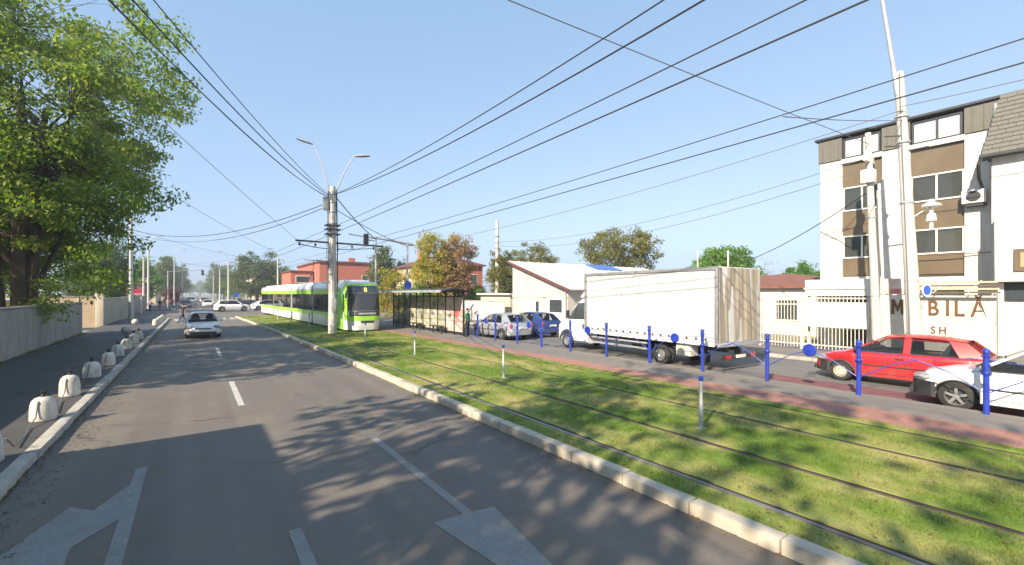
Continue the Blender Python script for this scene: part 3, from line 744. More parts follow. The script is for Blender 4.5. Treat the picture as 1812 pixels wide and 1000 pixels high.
MB().add([(-.4, -.5, zr(-.5)-.12), (-.32, -.5, zr(-.5)-.12), (-.32, 7.25, zr(7.25)-.12), (-.4, 7.25, zr(7.25)-.12), (-.4, -.5, zr(-.5)+.06), (-.32, -.5, zr(-.5)+.06), (-.32, 7.25, zr(7.25)+.06), (-.4, 7.25, zr(7.25)+.06)],
     [(3, 2, 1, 0), (4, 5, 6, 7), (0, 1, 5, 4), (1, 2, 6, 5), (2, 3, 7, 6), (3, 0, 4, 7)]).build('fascia', 'roof_maroon', t)
MB().hexa([(9, 5.4, zr(5.4)+.08), (12.5, 5.4, zr(5.4)+.08), (12.5, 7.15, zr(7.15)+.08), (9, 7.15, zr(7.15)+.08)], [(9, 5.4, zr(5.4)+.12), (12.5, 5.4, zr(5.4)+.12), (12.5, 7.15, zr(7.15)+.12), (9, 7.15, zr(7.15)+.12)]).build('blue_sheet', 'roof_blue', t)
MB().box(-.06, -.004, -.02, 6.92, 2.35, 2.45).build('ledge', 'plaster_white', t)
for y0, y1, z0, z1, mm in ((4.5, 5.3, 1.0, 2.15, 'window_light'), (3.0, 3.9, .1, 2.1, 'white_metal'), (.3, 2.2, .1, 2.25, 'white_metal')):
    d = MB().box(-.07, -.004, y0-.07, y1+.07, z0-.07 if z0 > .5 else z0, z1+.07).build('window' if z0 > .5 else 'door', 'white_metal', t, bevel=.01, seg=1)
    MB().box(-.09, -.072, y0 if z0 > .5 else y0+.25, y1 if z0 > .5 else y1-.25, z0 if z0 > .5 else 1.2, z1-.1).build('pane', 'window_glass' if mm != 'window_light' else mm, d)
MB().tube([(-.12, .1, 0), (-.12, .1, 2.9)], .05).build('downpipe', 'galvanised', t)
# low white yard wall left of the shed
t = wall_run('yard_wall', 'low white plaster wall left of the pitched shed', 21.8, .2, 31.2, 50, 1.9, 'plaster_white', 3.2)
t = house('white_annex', 'low pale annex with a tilted awning left of the pitched shed', 22.6, 26, 31.6, 36.5, 2.5, 'plaster_cream', 'roof_pale', .15, 'flat', .3, 'building', windows=[('x', 0.5, .8, .9, 1.1)])
# low house with red-brown roof left of the white building
t = house('low_house', 'low white house with red brown roof seen past the truck', 30, 42, 8.5, 21, 3.1, 'plaster_white', 'roof_red', 1.0, True, .35, windows=[('x', -2.5, 1, 1.2, 1.2), ('x', 1, 1, 1.2, 1.2)])

# ---------------------------------------------------------------- white furniture shop building at the right
t = thing('white_building', 'white three storey building with brown panel windows and grey attic', 'building', (24, 0, 0))
def bx(name, mat, x0, x1, y0, y1, z0, z1, par, bevel=0): return MB().box(x0, x1, y0, y1, z0, z1).build(name, mat, par, bevel=bevel, seg=1)
PIERS = [(7.50, 8.36), (5.14, 6.06), (-.4, 3.56)]
COLS = [(6.06, 7.50), (3.56, 5.14)]
for a, b in PIERS: bx('pier', 'plaster_white', 0, .35, a, b, .1, 8.72, t)
bx('core', 'plaster_white', .36, 12, -.4, 8.36, .1, 9.75, t)
bx('ground_band', 'plaster_white', -.06, .34, 3.56, 6.06, 2.75, 3.28, t); bx('ground_band', 'plaster_white', -.06, .34, 6.063, 7.5, 2.75, 3.36, t)
for a, b in COLS:
    zs = [(3.38, 4.2, 'panel'), (4.2, 5.22, 'win'), (5.22, 6.34, 'panel'), (6.34, 7.42, 'win'), (7.42, 8.5, 'panel')]
    for z0, z1, k in zs:
        if k == 'panel':
            bx('brown_panel', 'panel_brown', .10, .2, a+.01, b-.01, z0+.015, z1-.015, t)
        else:
            f = MB(); fw = .055
            f.box(.06, .16, a+.01, b-.01, z0, z0+fw); f.box(.06, .16, a+.01, b-.01, z1-fw, z1)
            ymid = (a+b)/2-.02
            for yy in (a+.01, ymid, b-.01-fw): f.box(.061, .159, yy, yy+fw, z0+fw, z1-fw)
            fo = f.build('window', 'white_metal', t)
            for p0, p1, c in ((a+fw+.01, ymid, 1), (ymid+fw, b-fw-.01, 0)):
                bx('pane', 'clear_glass', .10, .112, p0, p1, z0+fw, z1-fw, fo)
                if z0 < 5 and c: bx('curtain', 'curtain', .24, .26, p0+.05, p1, z0+.1, z1-.1, fo)
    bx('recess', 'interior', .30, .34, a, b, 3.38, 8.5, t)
    bx('attic_sill', 'plaster_white', -.05, .3, a-.02, b+.02, 8.52, 8.72, t)
    # attic window set in the slate
    f = MB(); z0, z1 = 8.74, 9.62
    f.box(-.02, .1, a+.05, b-.05, z0, z0+.05); f.box(-.02, .1, a+.05, b-.05, z1-.05, z1)
    for yy in (a+.05, (a+b)/2-.06, b-.12): f.box(-.021, .101, yy, yy+.07, z0+.05, z1-.05)
    fo = f.build('window', 'dark_metal', t)
    for p0, p1 in ((a+.12, (a+b)/2-.06), ((a+b)/2+.01, b-.12)): bx('pane', 'window_light', .04, .05, p0, p1, z0+.05, z1-.05, fo)
for a, b in ((7.5, 8.42), (5.14, 6.06), (-.4, 3.56)):
    m = MB().box(-.06, .3, a, b, 8.73, 9.72); s = m.build('attic_cladding', 'slate', t)
    y = a+.12
    while y < b-.02:
        bx('seam', 'slate', -.085, -.0601, y, y+.025, 8.74, 9.70, s); y += .3
bx('attic_side', 'slate', .0, 12.02, 8.365, 8.42, 8.74, 9.72, t)
bx('roof_edge', 'dark_metal', -.16, 12.2, -.5, 8.55, 9.76, 9.86, t, .01)
bx('lintel_strip', 'dark_metal', -.10, .1, -.45, 8.5, 9.725, 9.757, t)
# ground floor: awning frame and shop front
bx('shop_glass', 'window_glass', .1, .14, 3.56, 7.5, .3, 2.74, t)
# air conditioner and balcony ledge at the right pier
ac = bx('air_conditioner', 'white_metal', -.34, -.02, 2.95, 3.6, 6.0, 6.5, t, .02)
bx('ac_bracket', 'dark_metal', -.3, -.002, 2.98, 3.5, 5.9, 5.97, ac)
MB().lathe([(.2, 0), (.2, .02), (.05, .03)], 16, (-.345, 3.28, 6.25), 'x').build('fan_grille', 'plastic_black', ac)
MB().tube([(-.08, 2.75, 9.6), (-.08, 2.75, .2)], .05).build('downpipe', 'galvanised', t)
MB().tube([(-.2, 5.2, 4.15), (-.16, 4.0, 4.12), (-.1, 2.6, 4.15)], .018, 6).build('red_conduit', 'roof_red', t)
# ---------------------------------------------------------------- neighbour with the mansard roof
t = thing('mansard_house', 'white house with dark grey mansard roof at the right edge', 'building', (22.9, 0, 0))
bx('wall', 'plaster_white', .0, 1.0, -6, 2.72, .1, 7.55, t)
m = MB(); m.add([(-.32, -6, 7.5), (-.32, 2.92, 7.5), (.55, 2.55, 9.72), (.55, -6, 9.72), (3, -6, 7.5), (3, 2.92, 7.5), (3, 2.55, 9.72), (3, -6, 9.72)],
      [(0, 1, 2, 3), (1, 5, 6, 2), (2, 6, 7, 3), (0, 4, 5, 1), (0, 3, 7, 4), (4, 7, 6, 5)]); mr = m.build('roof', 'slate', t)
for k in range(13):      # rows of slates standing a little proud
    u0, u1 = k/13, (k+1)/13
    x0, x1 = lerp(-.32, .55, u0), lerp(-.32, .55, u1); z0, z1 = lerp(7.5, 9.72, u0), lerp(7.5, 9.72, u1); ye = lerp(2.92, 2.55, u0)
    for j in range(14):
        yb = ye-.42*(j+1)+(.21 if k % 2 else 0); ya = min(yb+.41, ye)
        if ya-yb < .1 or yb < -3: continue
        MB().hexa([(x0-.05, yb, z0), (x0-.05, ya, z0), (x0-.01, ya, z0), (x0-.01, yb, z0)], [(x1-.022, yb, z1), (x1-.022, ya, z1), (x1-.003, ya, z1), (x1-.003, yb, z1)]).build('slate_tile', 'slate', mr)
bx('eave_board', 'dark_metal', -.42, .3, -6, 2.98, 7.40, 7.497, t)
MB().tube([(-.36, 2.9, 7.42), (-.34, 3.0, 7.2), (.2, 3.06, 6.8), (.9, 3.05, 6.5)], .05).build('gutter_pipe', 'dark_metal', t)
bx('bay', 'plaster_white', -.5, -.003, -6, 2.6, 3.0, 5.3, t, .02)
f = bx('window', 'panel_brown', -.56, -.504, 1.2, 2.15, 3.35, 4.1, t, .01); bx('pane', 'curtain', -.58, -.562, 1.35, 2.0, 3.48, 3.98, f)
f = bx('window', 'dark_metal', -.06, -.002, 1.0, 2.4, 2.35, 2.97, t); bx('pane', 'window_glass', -.075, -.062, 1.06, 2.34, 2.4, 2.92, f)
bx('pilaster', 'white_metal', -.1, -.003, 2.42, 2.56, .1, 2.98, t)
# ---------------------------------------------------------------- sign board of the furniture shop
t = thing('shop_sign', 'white shop board with brown MOBILĂ lettering behind the red car', 'sign', (22.4, 0, 0))
bx('board', 'sign_board', 0, .06, 2.55, 5.75, 1.55, 2.55, t, .008)
bx('lower_board', 'sign_board', .002, .062, 2.6, 5.75, .3, 1.545, t, .008)
for y in (2.6, 4.5, 5.72): bx('support', 'cream_metal', .063, .12, y-.03, y+.03, .1, 2.6, t)
rot = (R(90), 0, R(-90))
mm = MB(); z0, z1 = 1.80, 2.38
mm.prism([(5.36, z0), (5.36, z1), (5.26, z1), (5.175, z0+.30), (5.09, z1), (4.99, z1), (4.99, z0), (5.075, z0), (5.075, z0+.36), (5.175, z0+.08), (5.275, z0+.36), (5.275, z0)], -.024, -.002, 'x')
mm.build('letter', 'letter_brown', t)
for chx, yy in (('O', 4.92), ('B', 4.31), ('I', 3.83), ('L', 3.60), ('Ă', 3.17)):
    text_mesh(chx, 'letter', 'letter_brown', t, (-.012, yy, 1.80), rot, .80, .012, .72)
text_mesh('N', 'letter', 'cloth_grey', t, (-.012, 3.72, .42), rot, .50, .012, .8)
for k, (chx, y) in enumerate((('S', 4.22), ('H', 4.0))): text_mesh(chx, 'letter', 'letter_brown', t, (-.012, y, 1.12), rot, .38, .01, .8)
# printed picture board over the M, a striped awning over BILĂ
p = bx('picture_panel', 'poster_pale', -.01, .05, 4.98, 5.72, 2.58, 3.2, t, .006); bx('picture', 'poster_red', -.022, -.0105, 5.05, 5.65, 2.62, 2.8, p)
for i in range(4):
    bx('awning_slat', 'panel_brown' if i % 2 else 'plaster_tan', -.1-.1*i, .0-.1*i, 2.5-.03*i, 4.6, 2.98-.12*i, 3.04-.12*i, t)
for y in (2.9, 3.8): MB().tube([(-.02, y, 3.06), (-.42, y+.28, 2.62)], .018, 6).build('awning_stay', 'cream_metal', t)
# ---------------------------------------------------------------- iron railing gate with white sheet
t = thing('iron_gate', 'cream iron bar gate with a white sheet fixed on it', 'gate', (22.3, 0, 0))
for y in (5.95, 8.5, 10.3, 12.4, 14.6): bx('gate_post', 'cream_metal', -.05, .05, y-.05, y+.05, .1, 2.5, t, .006)
for z in (.32, 1.15, 2.1, 2.38): bx('rail', 'cream_metal', -.02, .02, 6.0, 14.6, z, z+.05, t)
bar = MB().box(-.013, .013, -.013, .013, .16, 2.48).mesh('bar', 'cream_metal')
y = 6.1
while y < 14.5:
    o = bpy.data.objects.new('bar', bar); link(o, t); o.location = (-.034, y, 0); y += .135
bx('white_sheet', 'sign_white', -.075, -.055, 6.02, 8.42, 1.15, 2.24, t, .004)
t = thing('white_canopy', 'flat white canopy box above the iron gate', 'canopy', (22.5, 6.0, 2.5))
bx('box', 'sign_white', 0, 1.3, 0, 2.45, 0, .72, t, .02); bx('trim', 'white_metal', -.06, -.002, -.03, 2.48, .3, .36, t)
for y in (.1, 2.3): bx('bracket', 'cream_metal', .1, .2, y, y+.08, -2.4, -.002, t)
# ---------------------------------------------------------------- poles
def pole(name, label, loc, h, r0, r1, mat='pole_concrete', lean=(0, 0), n=14, group=None, cat='pole'):
    t = thing(name, label, cat, loc, 0, group)
    pts = [(lean[0]*k/8, lean[1]*k/8, h*k/8) for k in range(9)]
    m = MB().tube(pts, [lerp(r0, r1, k/8) for k in range(9)], n); m.build('shaft', mat, t, smooth=50)
    return t
def bands(t, zs, r, mat='dark_metal', lean=(0, 0), h=10):
    for z in zs: MB().lathe([(r+.006, 0), (r+.012, .01), (r+.012, .05), (r+.006, .06)], 14, (lean[0]*z/h, lean[1]*z/h, z)).build('clamp_band', mat, t, smooth=True)
LN = (.0, .47)
t = pole('concrete_pole', 'tall white concrete pole with lamp arm in front of the white building', (19.9, 4.09, .1), 10.2, .225, .13, lean=LN)
bands(t, [2.9, 5.6, 7.7, 8.6], .19, 'galvanised', lean=LN, h=10.2)
MB().tube([(-.06, .5, 9.4), (-.1, .62, 10.6), (-.2, .8, 12.2), (-.3, 1.0, 14.0)], [.075, .07, .06, .05], 10).build('lamp_arm', 'galvanised', t, smooth=True)
MB().tube([(-.2, .12, 0), (-.18, .2, 3), (-.15, .36, 7.6), (-.12, .44, 10.1)], .022, 6).build('cable_run', 'cable_grey', t)
MB().tube([(-.05, .3, 7.4), (.0, -.3, 7.42)], .03, 6).build('bracket', 'dark_metal', t)
for dz in (0, .35): MB().tube([(-.05, .3, 7.6+dz), (-.45, .75, 7.6+dz)], .02, 6).build('bracket', 'dark_metal', t)
# bell shaped insulator lamp on a side bracket
la = MB().tube([(-.05, .1, 5.1), (.0, -.32, 5.4), (.0, -.4, 5.25)], .02, 6).build('lamp_bracket', 'white_metal', t)
MB().lathe([(.02, .3), (.06, .28), (.09, .2), (.24, .12), (.26, .06), (.05, .05), (.05, -.15), (.11, -.2), (.14, -.42), (.05, -.45), (.05, -.7), (.02, -.72)], 16, (.0, -.36, 5.35)).build('bell_lamp', 'insulator', la, smooth=40)
t2 = thing('round_sign', 'small round blue and white traffic sign on the concrete pole', 'sign', (19.72, 3.80, 2.72), R(-22))
MB().lathe([(.22, 0), (.22, .02), (.02, .021)], 24, (0, 0, 0), 'y').build('disc', 'white_metal', t2); MB().lathe([(.165, -.004), (.165, -.003)], 24, (0, 0, 0), 'y').build('blue_face', 'sign_blue', t2)
MB().box(-.03, .03, .02, .1, -.25, .25).build('bracket', 'galvanised', t2)
LN = (.0, .3)
t = pole('power_pole', 'pale power pole with insulator crossarm left of the tall concrete pole', (21.1, 5.46, .1), 8.7, .155, .10, lean=LN)
MB().tube([(.16, -.2, 0), (.16, .0, 6.7)], .045, 8).build('side_pipe', 'white_metal', t)
bands(t, [2.4, 5.4], .14, 'galvanised', LN, 8.6)
ca = MB().box(-.5, .4, .2, .32, 7.55, 7.68).build('crossarm', 'white_metal', t, bevel=.01)
MB().box(-.3, .1, .05, .45, 6.75, 7.25).build('transformer_box', 'white_metal', t, bevel=.02)
for x in (-.45, -.25, .15, .33): MB().lathe([(.03, 0), (.07, .03), (.04, .07), (.075, .1), (.04, .15), (.06, .19), (.02, .24)], 10, (x, .26, 7.68)).build('insulator', 'insulator', ca, smooth=True)
t = pole('utility_pole', 'slim pale utility pole behind the power pole', (22.0, 5.68, .1), 6.6, .07, .05, 'cream_metal', n=10)
t = pole('concrete_pole', 'tall bare concrete pole with ivy near the pitched shed', (23.45, 34.9, 0), 9.6, .27, .14)
bands(t, [6.9, 7.4, 8.0], .19)
for x, y, nm, h in ((33.5, 20.4, 'white thin mast rising behind the truck box, left one', 6.1), (33.0, 17.6, 'white thin mast rising behind the truck box, right one', 5.9)):
    pole('thin_mast', nm, (x, y, 0), h, .06, .05, 'white_metal', n=8)

# median mast with two lamps and the cables
t = pole('lamp_mast', 'concrete median mast with two lamps beside the tram front', (7.05, 29.0, .1), 9.2, .25, .18)
bands(t, [2.2, 4.6, 6.9, 7.6, 8.2, 8.7], .23, 'galvanised')
def lamp_arm(t, base, mid, end, tip, mat='galvanised'):
    a = MB().tube(bez(Vector(base), Vector(mid), Vector(end), 8), [.05-.002*i for i in range(9)], 8).build('lamp_arm', mat, t, smooth=True)
    e, q = Vector(end), Vector(tip); d = (q-e); L = d.length; d.normalize(); sdv = Vector((-d.y, d.x, 0)).normalized()
    prof = [(0, .05, .03), (.12, .1, .06), (.35, .15, .08), (.7, .16, .08), (.92, .1, .05), (1, .04, .02)]; vs = []; fs = []
    for u, w, h in prof:
        c = e+d*L*u
        vs += [c+sdv*w, c+sdv*w*.7+Vector((0, 0, h)), c-sdv*w*.7+Vector((0, 0, h)), c-sdv*w, c-sdv*w*.7-Vector((0, 0, h*.5)), c+sdv*w*.7-Vector((0, 0, h*.5))]
    for i in range(5):
        for j in range(6): fs.append((i*6+j, i*6+(j+1) % 6, i*6+6+(j+1) % 6, i*6+6+j))
    fs += [(5, 4, 3, 2, 1, 0), tuple(range(30, 36))]
    MB().add(vs, fs).build('lamp_head', 'steel_grey', a, smooth=35)
lamp_arm(t, (-.15, .0, 8.6), (-.4, .0, 10.2), (-1.05, .35, 11.75), (-1.95, .8, 12.05))
lamp_arm(t, (.15, 0, 8.6), (.5, -.1, 10.0), (1.2, -.5, 11.2), (2.05, -1.0, 11.25))
MB().box(-.55, -.27, -.14, .14, 7.7, 8.5).build('junction_box', 'steel_grey', t, bevel=.02)
MB().box(-.14, .14, -.42, -.27, 1.4, 2.2).build('junction_box', 'galvanised', t, bevel=.02)
for z in (6.2, 6.5, 6.75): MB().box(-.42, .42, -.34, .34, z, z+.06).build('cable_rack', 'dark_metal', t)
for a in range(7):
    an = a*.9; MB().tube([(.33*math.cos(an), .33*math.sin(an), 2.6), (.32*math.cos(an+.1), .32*math.sin(an+.1), 5), (.27*math.cos(an), .27*math.sin(an), 8.9)], .022, 5).build('cable_run', 'cable_grey' if a % 2 else 'cable', t)
arm = MB().tube([(-2.1, .1, 5.72), (3.2, -.1, 5.66)], .055, 8).build('cross_arm', 'dark_metal', t)
for x in (-1.9, -1.0, 1.2, 2.6): MB().lathe([(.03, -.1), (.07, -.06), (.04, 0), (.07, .06), (.03, .1)], 10, (x, 0, 5.5)).build('insulator', 'plastic_black', arm, smooth=True)
MB().tube([(-1.9, .05, 5.5), (-1.0, .0, 5.35), (-.3, 0, 5.3)], .025, 6).build('steady_arm', 'dark_metal', arm); MB().tube([(2.6, .05, 5.5), (1.2, .0, 5.35), (.3, 0, 5.3)], .025, 6).build('steady_arm', 'dark_metal', arm)
# signal post beside the tram and the far mast arm
t = pole('signal_post', 'slim grey post with traffic signal rising behind the tram cab', (10.6, 31.4, .1), 6.6, .08, .06, 'galvanised', n=10, cat='traffic light')
s = MB().box(-.85, -.55, -.14, .14, 6.0, 6.75).build('signal_head', 'plastic_black', t, bevel=.03)
for z in (6.15, 6.38, 6.6): MB().lathe([(.09, 0), (.08, -.03), (.02, -.035)], 12, (-.7, -.14, z), 'y').build('lens', 'plastic_black', s)
MB().tube([(.0, 0, 6.3), (-.7, 0, 6.3)], .035, 8).build('arm', 'galvanised', t)
for z, dx in ((5.4, .8), (4.2, -.6)): MB().tube([(0, 0, z), (dx, .2, z+1)], .02, 6).build('stay', 'galvanised', t)
t = pole('sign_mast', 'tall mast with a tapering arm behind the tram shelter', (13.9, 33.6, .1), 6.6, .09, .07, 'galvanised', n=10)
MB().tube([(.5, -.1, 6.45), (-1.4, .4, 6.75), (-4.2, 1.3, 7.1)], [.12, .08, .05], 8).build('tapering_arm', 'steel_grey', t, smooth=True)
MB().lathe([(.32, 0), (.32, .02), (.02, .021)], 20, (0, -.12, 3.2), 'y').build('blue_disc', 'sign_blue', t)
# left street poles, near to far
LP = 'lamp poles along the left street'
for i, (x, y, h, nm) in enumerate(((-5.0, 57, 10.5, 'lamp pole rising from the foliage above the far wall'), (-6.0, 93, 10.4, 'tall pale lamp pole beside the red sign on the left'), (-6.7, 94.5, 8.6, 'short pale pole left of the tall pale pole'), (-3.4, 120, 10.5, 'lamp pole on the far left kerb past the junction'), (-3.2, 190, 10.5, 'last lamp pole far down the left kerb'))):
    t = pole('street_pole', nm, (x, y, 0), h, .2, .12, 'pole_concrete' if i in (1, 2) else 'galvanised', group=LP, n=10)
    if i != 2: lamp_arm(t, (0, 0, h-.4), (.1, 0, h+1.4), (1.0, -.2, h+1.7), (2.1, -.3, h+1.75))
for i, (x, y, h, nm) in enumerate(((14.2, 103, 10, 'lamp pole in front of the big dark tree beyond the tram'), (5.9, 110, 9.5, 'median mast after the junction'), (6.0, 150, 9.5, 'far median mast past the crossing SUV'), (6.0, 200, 9.5, 'farthest median mast before the vanishing point'))):
    t = pole('median_mast', nm, (x, y, 0), h, .22, .14, n=10, group='median masts down the street')
    lamp_arm(t, (0, 0, h-.3), (-.2, 0, h+1.5), (-1.0, .1, h+1.9), (-1.9, .2, h+1.95))
    if i > 0: MB().tube([(-2.6, 0, 6.3), (2.6, 0, 6.3)], .05, 6).build('cross_arm', 'dark_metal', t)
t = pole('signal_post', 'traffic signal hanging over the far end of the road', (-3.3, 88, 0), 6.2, .09, .07, 'galvanised', n=8, cat='traffic light')
MB().tube([(0, 0, 6.1), (4.6, 0, 6.5)], .05, 8).build('arm', 'galvanised', t); MB().box(4.3, 4.65, -.15, .15, 5.6, 6.5).build('signal_head', 'plastic_black', t, bevel=.03)
# far sign boards at the left
t = thing('billboard', 'red and pink sign board on a post above the grey wall', 'sign', (-6.6, 74, 0))
MB().box(-.3, 1.2, -.05, .05, 2.4, 3.2).build('board', 'sign_red', t, bevel=.01); MB().box(-.3, 1.2, -.056, -.0505, 2.4, 2.7).build('lower_band', 'sign_pink', t); MB().tube([(1.1, .1, 0), (1.1, .1, 2.6)], .07, 8).build('post', 'white_metal', t)
t = thing('parking_sign', 'small blue sign at the far end of the median', 'sign', (6.4, 96, 0))
MB().box(-.35, .35, -.03, .03, 2.0, 2.8).build('plate', 'sign_blue', t); MB().tube([(0, .06, 0), (0, .06, 2.8)], .04, 8).build('post', 'galvanised', t)

# ---------------------------------------------------------------- overhead wires, each a thing
def wire(label, a, b, sag, r, mat='cable', name='overhead_wire', n=14, cat='cable', group=None):
    a, b = Vector(a), Vector(b)
    pts = [a.lerp(b, i/n)-Vector((0, 0, 4*sag*(i/n)*(1-i/n))) for i in range(n+1)]
    o = MB().tube(pts, r, 5).build(name, mat, smooth=True)
    return tag(o, label, cat, group)
M0 = (7.05, 29.0)
for x, nm in ((6.15, 'left'), (9.6, 'right')):
    for z0, z1, r, q in ((5.95, 5.75, .013, 'contact'), (6.45, 6.15, .011, 'carrier')):
        wire(f'{q} wire over the {nm} tram track, near span', (x, -12, z0+.1), (x+bend(29), 29, z1), .10 if q == 'contact' else .25, r, 'cable', 'tram_wire', 24, 'wire')
        wire(f'{q} wire over the {nm} tram track, far span past the mast', (x+bend(29), 29, z1), (x+bend(66), 66, z1+.1), .15, r, 'cable', 'tram_wire', 12, 'wire')
        wire(f'{q} wire over the {nm} tram track beyond the junction', (x+bend(66), 66, z1+.1), (x-1.2, 150, 6.2), .4, r, 'cable_grey', 'tram_wire', 12, 'wire')
for k, (x, z, e, sg, r) in enumerate(((7.35, 8.95, 9.6, .9, .017), (7.2, 8.85, 9.1, 1.1, .02))):
    wire(('upper' if k == 0 else 'lower')+' black cable from the median mast over the grass to the upper right', (x, 29, z), (7.7, -14, e), sg, r, n=24)
B = [((-5.2, 2.1, 9.9), .62, .014), ((-5.3, 2.1, 9.45), .75, .019), ((-5.3, 2.1, 9.1), 1.0, .016), ((-5.2, 2.1, 8.8), .85, .011)]
for k, (e, sg, r) in enumerate(B):
    wire(['highest', 'thick middle', 'lowest', 'thinnest'][k]+' of the black cables from the median mast to the upper left', (6.85, 29, 8.75-.06*k), e, sg, r, n=24)
for k in (0, 1): wire(['upper', 'lower'][k]+' cable from the median mast to the left street pole', (6.8, 29.1, 8.3-.2*k), (-5.0, 57, 8.9-.3*k), 1.3+.2*k, .022, 'cable' if k == 0 else 'cable_grey', n=20)
for k, (e, r) in enumerate((((10.6, 31.4, 6.5), .03), ((9.2, 36, 5.9), .02), ((13.9, 33.6, 6.4), .022))): wire(['thick cable sloping from the mast to the signal post', 'cable sloping from the mast over the tram roof', 'thin cable from the mast to the mast with tapering arm'][k], (7.25, 29, 8.7-.4*k), e, .15, r)
wire('span wire crossing high over the tracks toward the right poles', (-12, 10.7, 10.4), (21.0, 5.7, 8.35), .15, .013, 'cable_grey')
wire('short span wire from the right track carrier to the tall concrete pole', (9.6, 4.0, 6.16), (19.85, 4.45, 8.6), .05, .012, 'cable_grey')
wire('thin span wire from the far left poles to the median', (-5.0, 57, 9.0), (6.2, 60, 6.6), .3, .012, 'cable_grey')
wire('thin span wire over the upper left of the road', (-5.2, 10.5, 10.4), (6.0, 32, 5.8), .2, .010, 'cable_grey')
wire('second thin span wire beside the leafy crown', (-5.2, 17.0, 8.8), (5.4, 40, 5.9), .3, .010, 'cable_grey')
wire('cable sagging from the right power pole toward the low house', (21.0, 5.6, 6.6), (34, 19, 4.6), .55, .02, 'cable')
wire('power line from the right pole past the white building front to the far poles', (20.9, 5.7, 7.8), (23.4, 34.9, 7.6), .9, .013, 'cable_grey')
wire('second power line along the right pavement to the far poles', (20.9, 5.7, 7.4), (23.4, 34.9, 7.2), 1.1, .013, 'cable_grey')
wire('long cable from the mast with tapering arm to the upper right', (13.9, 33.6, 6.4), (19.7, 4.4, 8.9), .5, .014, 'cable_grey')
wire('line from the right pole top leaving toward the right edge', (19.6, 4.5, 9.0), (20.5, -10, 9.4), .3, .014, 'cable_grey')
wire('thin span wire over the junction', (-6.0, 93, 8.8), (13, 118, 8.5), .8, .02, 'cable_grey'); wire('second thin span wire over the junction', (-6.0, 93, 7.4), (6.4, 66, 7.6), .5, .014, 'cable_grey')

# ---------------------------------------------------------------- cars
def wheel(t, x, y, r, w, side, rim, name='wheel', spokes=5):
    s = side
    tyre = MB().lathe([(r*.62, -w/2), (r*.9, -w/2), (r, -w*.32), (r, w*.32), (r*.9, w/2), (r*.62, w/2), (r*.60, w*.1), (r*.6, -w*.1)], 28, (0, 0, 0), 'y', closed=True).build(name, 'rubber', t, smooth=50)
    tyre.location = (x, y, r)
    m = MB()
    m.lathe([(r*.60, -s*.0), (r*.66, s*w*.42), (r*.62, s*w*.46), (r*.56, s*w*.30), (r*.56, 0)], 28, (0, 0, 0), 'y')
    if spokes:
        for k in range(spokes):
            a = 2*math.pi*k/spokes+.3; ca, sa = math.cos(a), math.sin(a); h = r*.10
            p = [(r*.1, -h), (r*.58, -h*.75), (r*.58, h*.75), (r*.1, h)]
            q = [(u*ca-v*sa, u*sa+v*ca) for u, v in p]
            m.hexa([(a_, s*w*.22, b_) for a_, b_ in q], [(a_, s*w*.40, b_) for a_, b_ in q])
        m.lathe([(r*.17, s*w*.2), (r*.16, s*w*.42), (r*.06, s*w*.45)], 14, (0, 0, 0), 'y')
    else:
        m.lathe([(r*.56, s*w*.1), (r*.45, s*w*.36), (r*.3, s*w*.38), (r*.22, s*w*.30), (r*.1, s*w*.34)], 20, (0, 0, 0), 'y')
    m.build('rim', rim, tyre, smooth=35)
    MB().lathe([(r*.56, s*w*.02), (r*.5, s*w*.05)], 20, (0, 0, 0), 'y').build('brake_disc', 'dark_metal', tyre)
    return tyre
HATCH = dict(L=4.20, W=1.76, H=1.47, r=.315, xf=1.32, xr=-1.26, sill=.21, belt=.95,
    top=[(-2.1, .62), (-2.07, .86), (-1.95, .97), (-1.3, .96), (.85, .93), (1.05, .91), (1.55, .84), (1.9, .74), (2.04, .62), (2.10, .52)],
    plan=[(-2.1, .70), (-2.03, .86), (-1.7, .96), (-1.0, 1), (.9, 1), (1.6, .96), (1.95, .83), (2.1, .62)],
    bot=[(-2.1, .42), (-2.0, .30), (-1.8, .23), (1.75, .21), (1.95, .25), (2.1, .34)],
    xc=1.12, xa=.28, xb=-1.35, xd=-2.0, zd=1.0, roof=[(-1.45, 1.37), (-.9, 1.44), (-.3, 1.47), (.28, 1.41)],
    panes=[(.98, .28, -.12, -.12), (-.22, -.22, -1.18, -1.05)], quarter=(-1.28, -1.15, -1.95, -1.42))
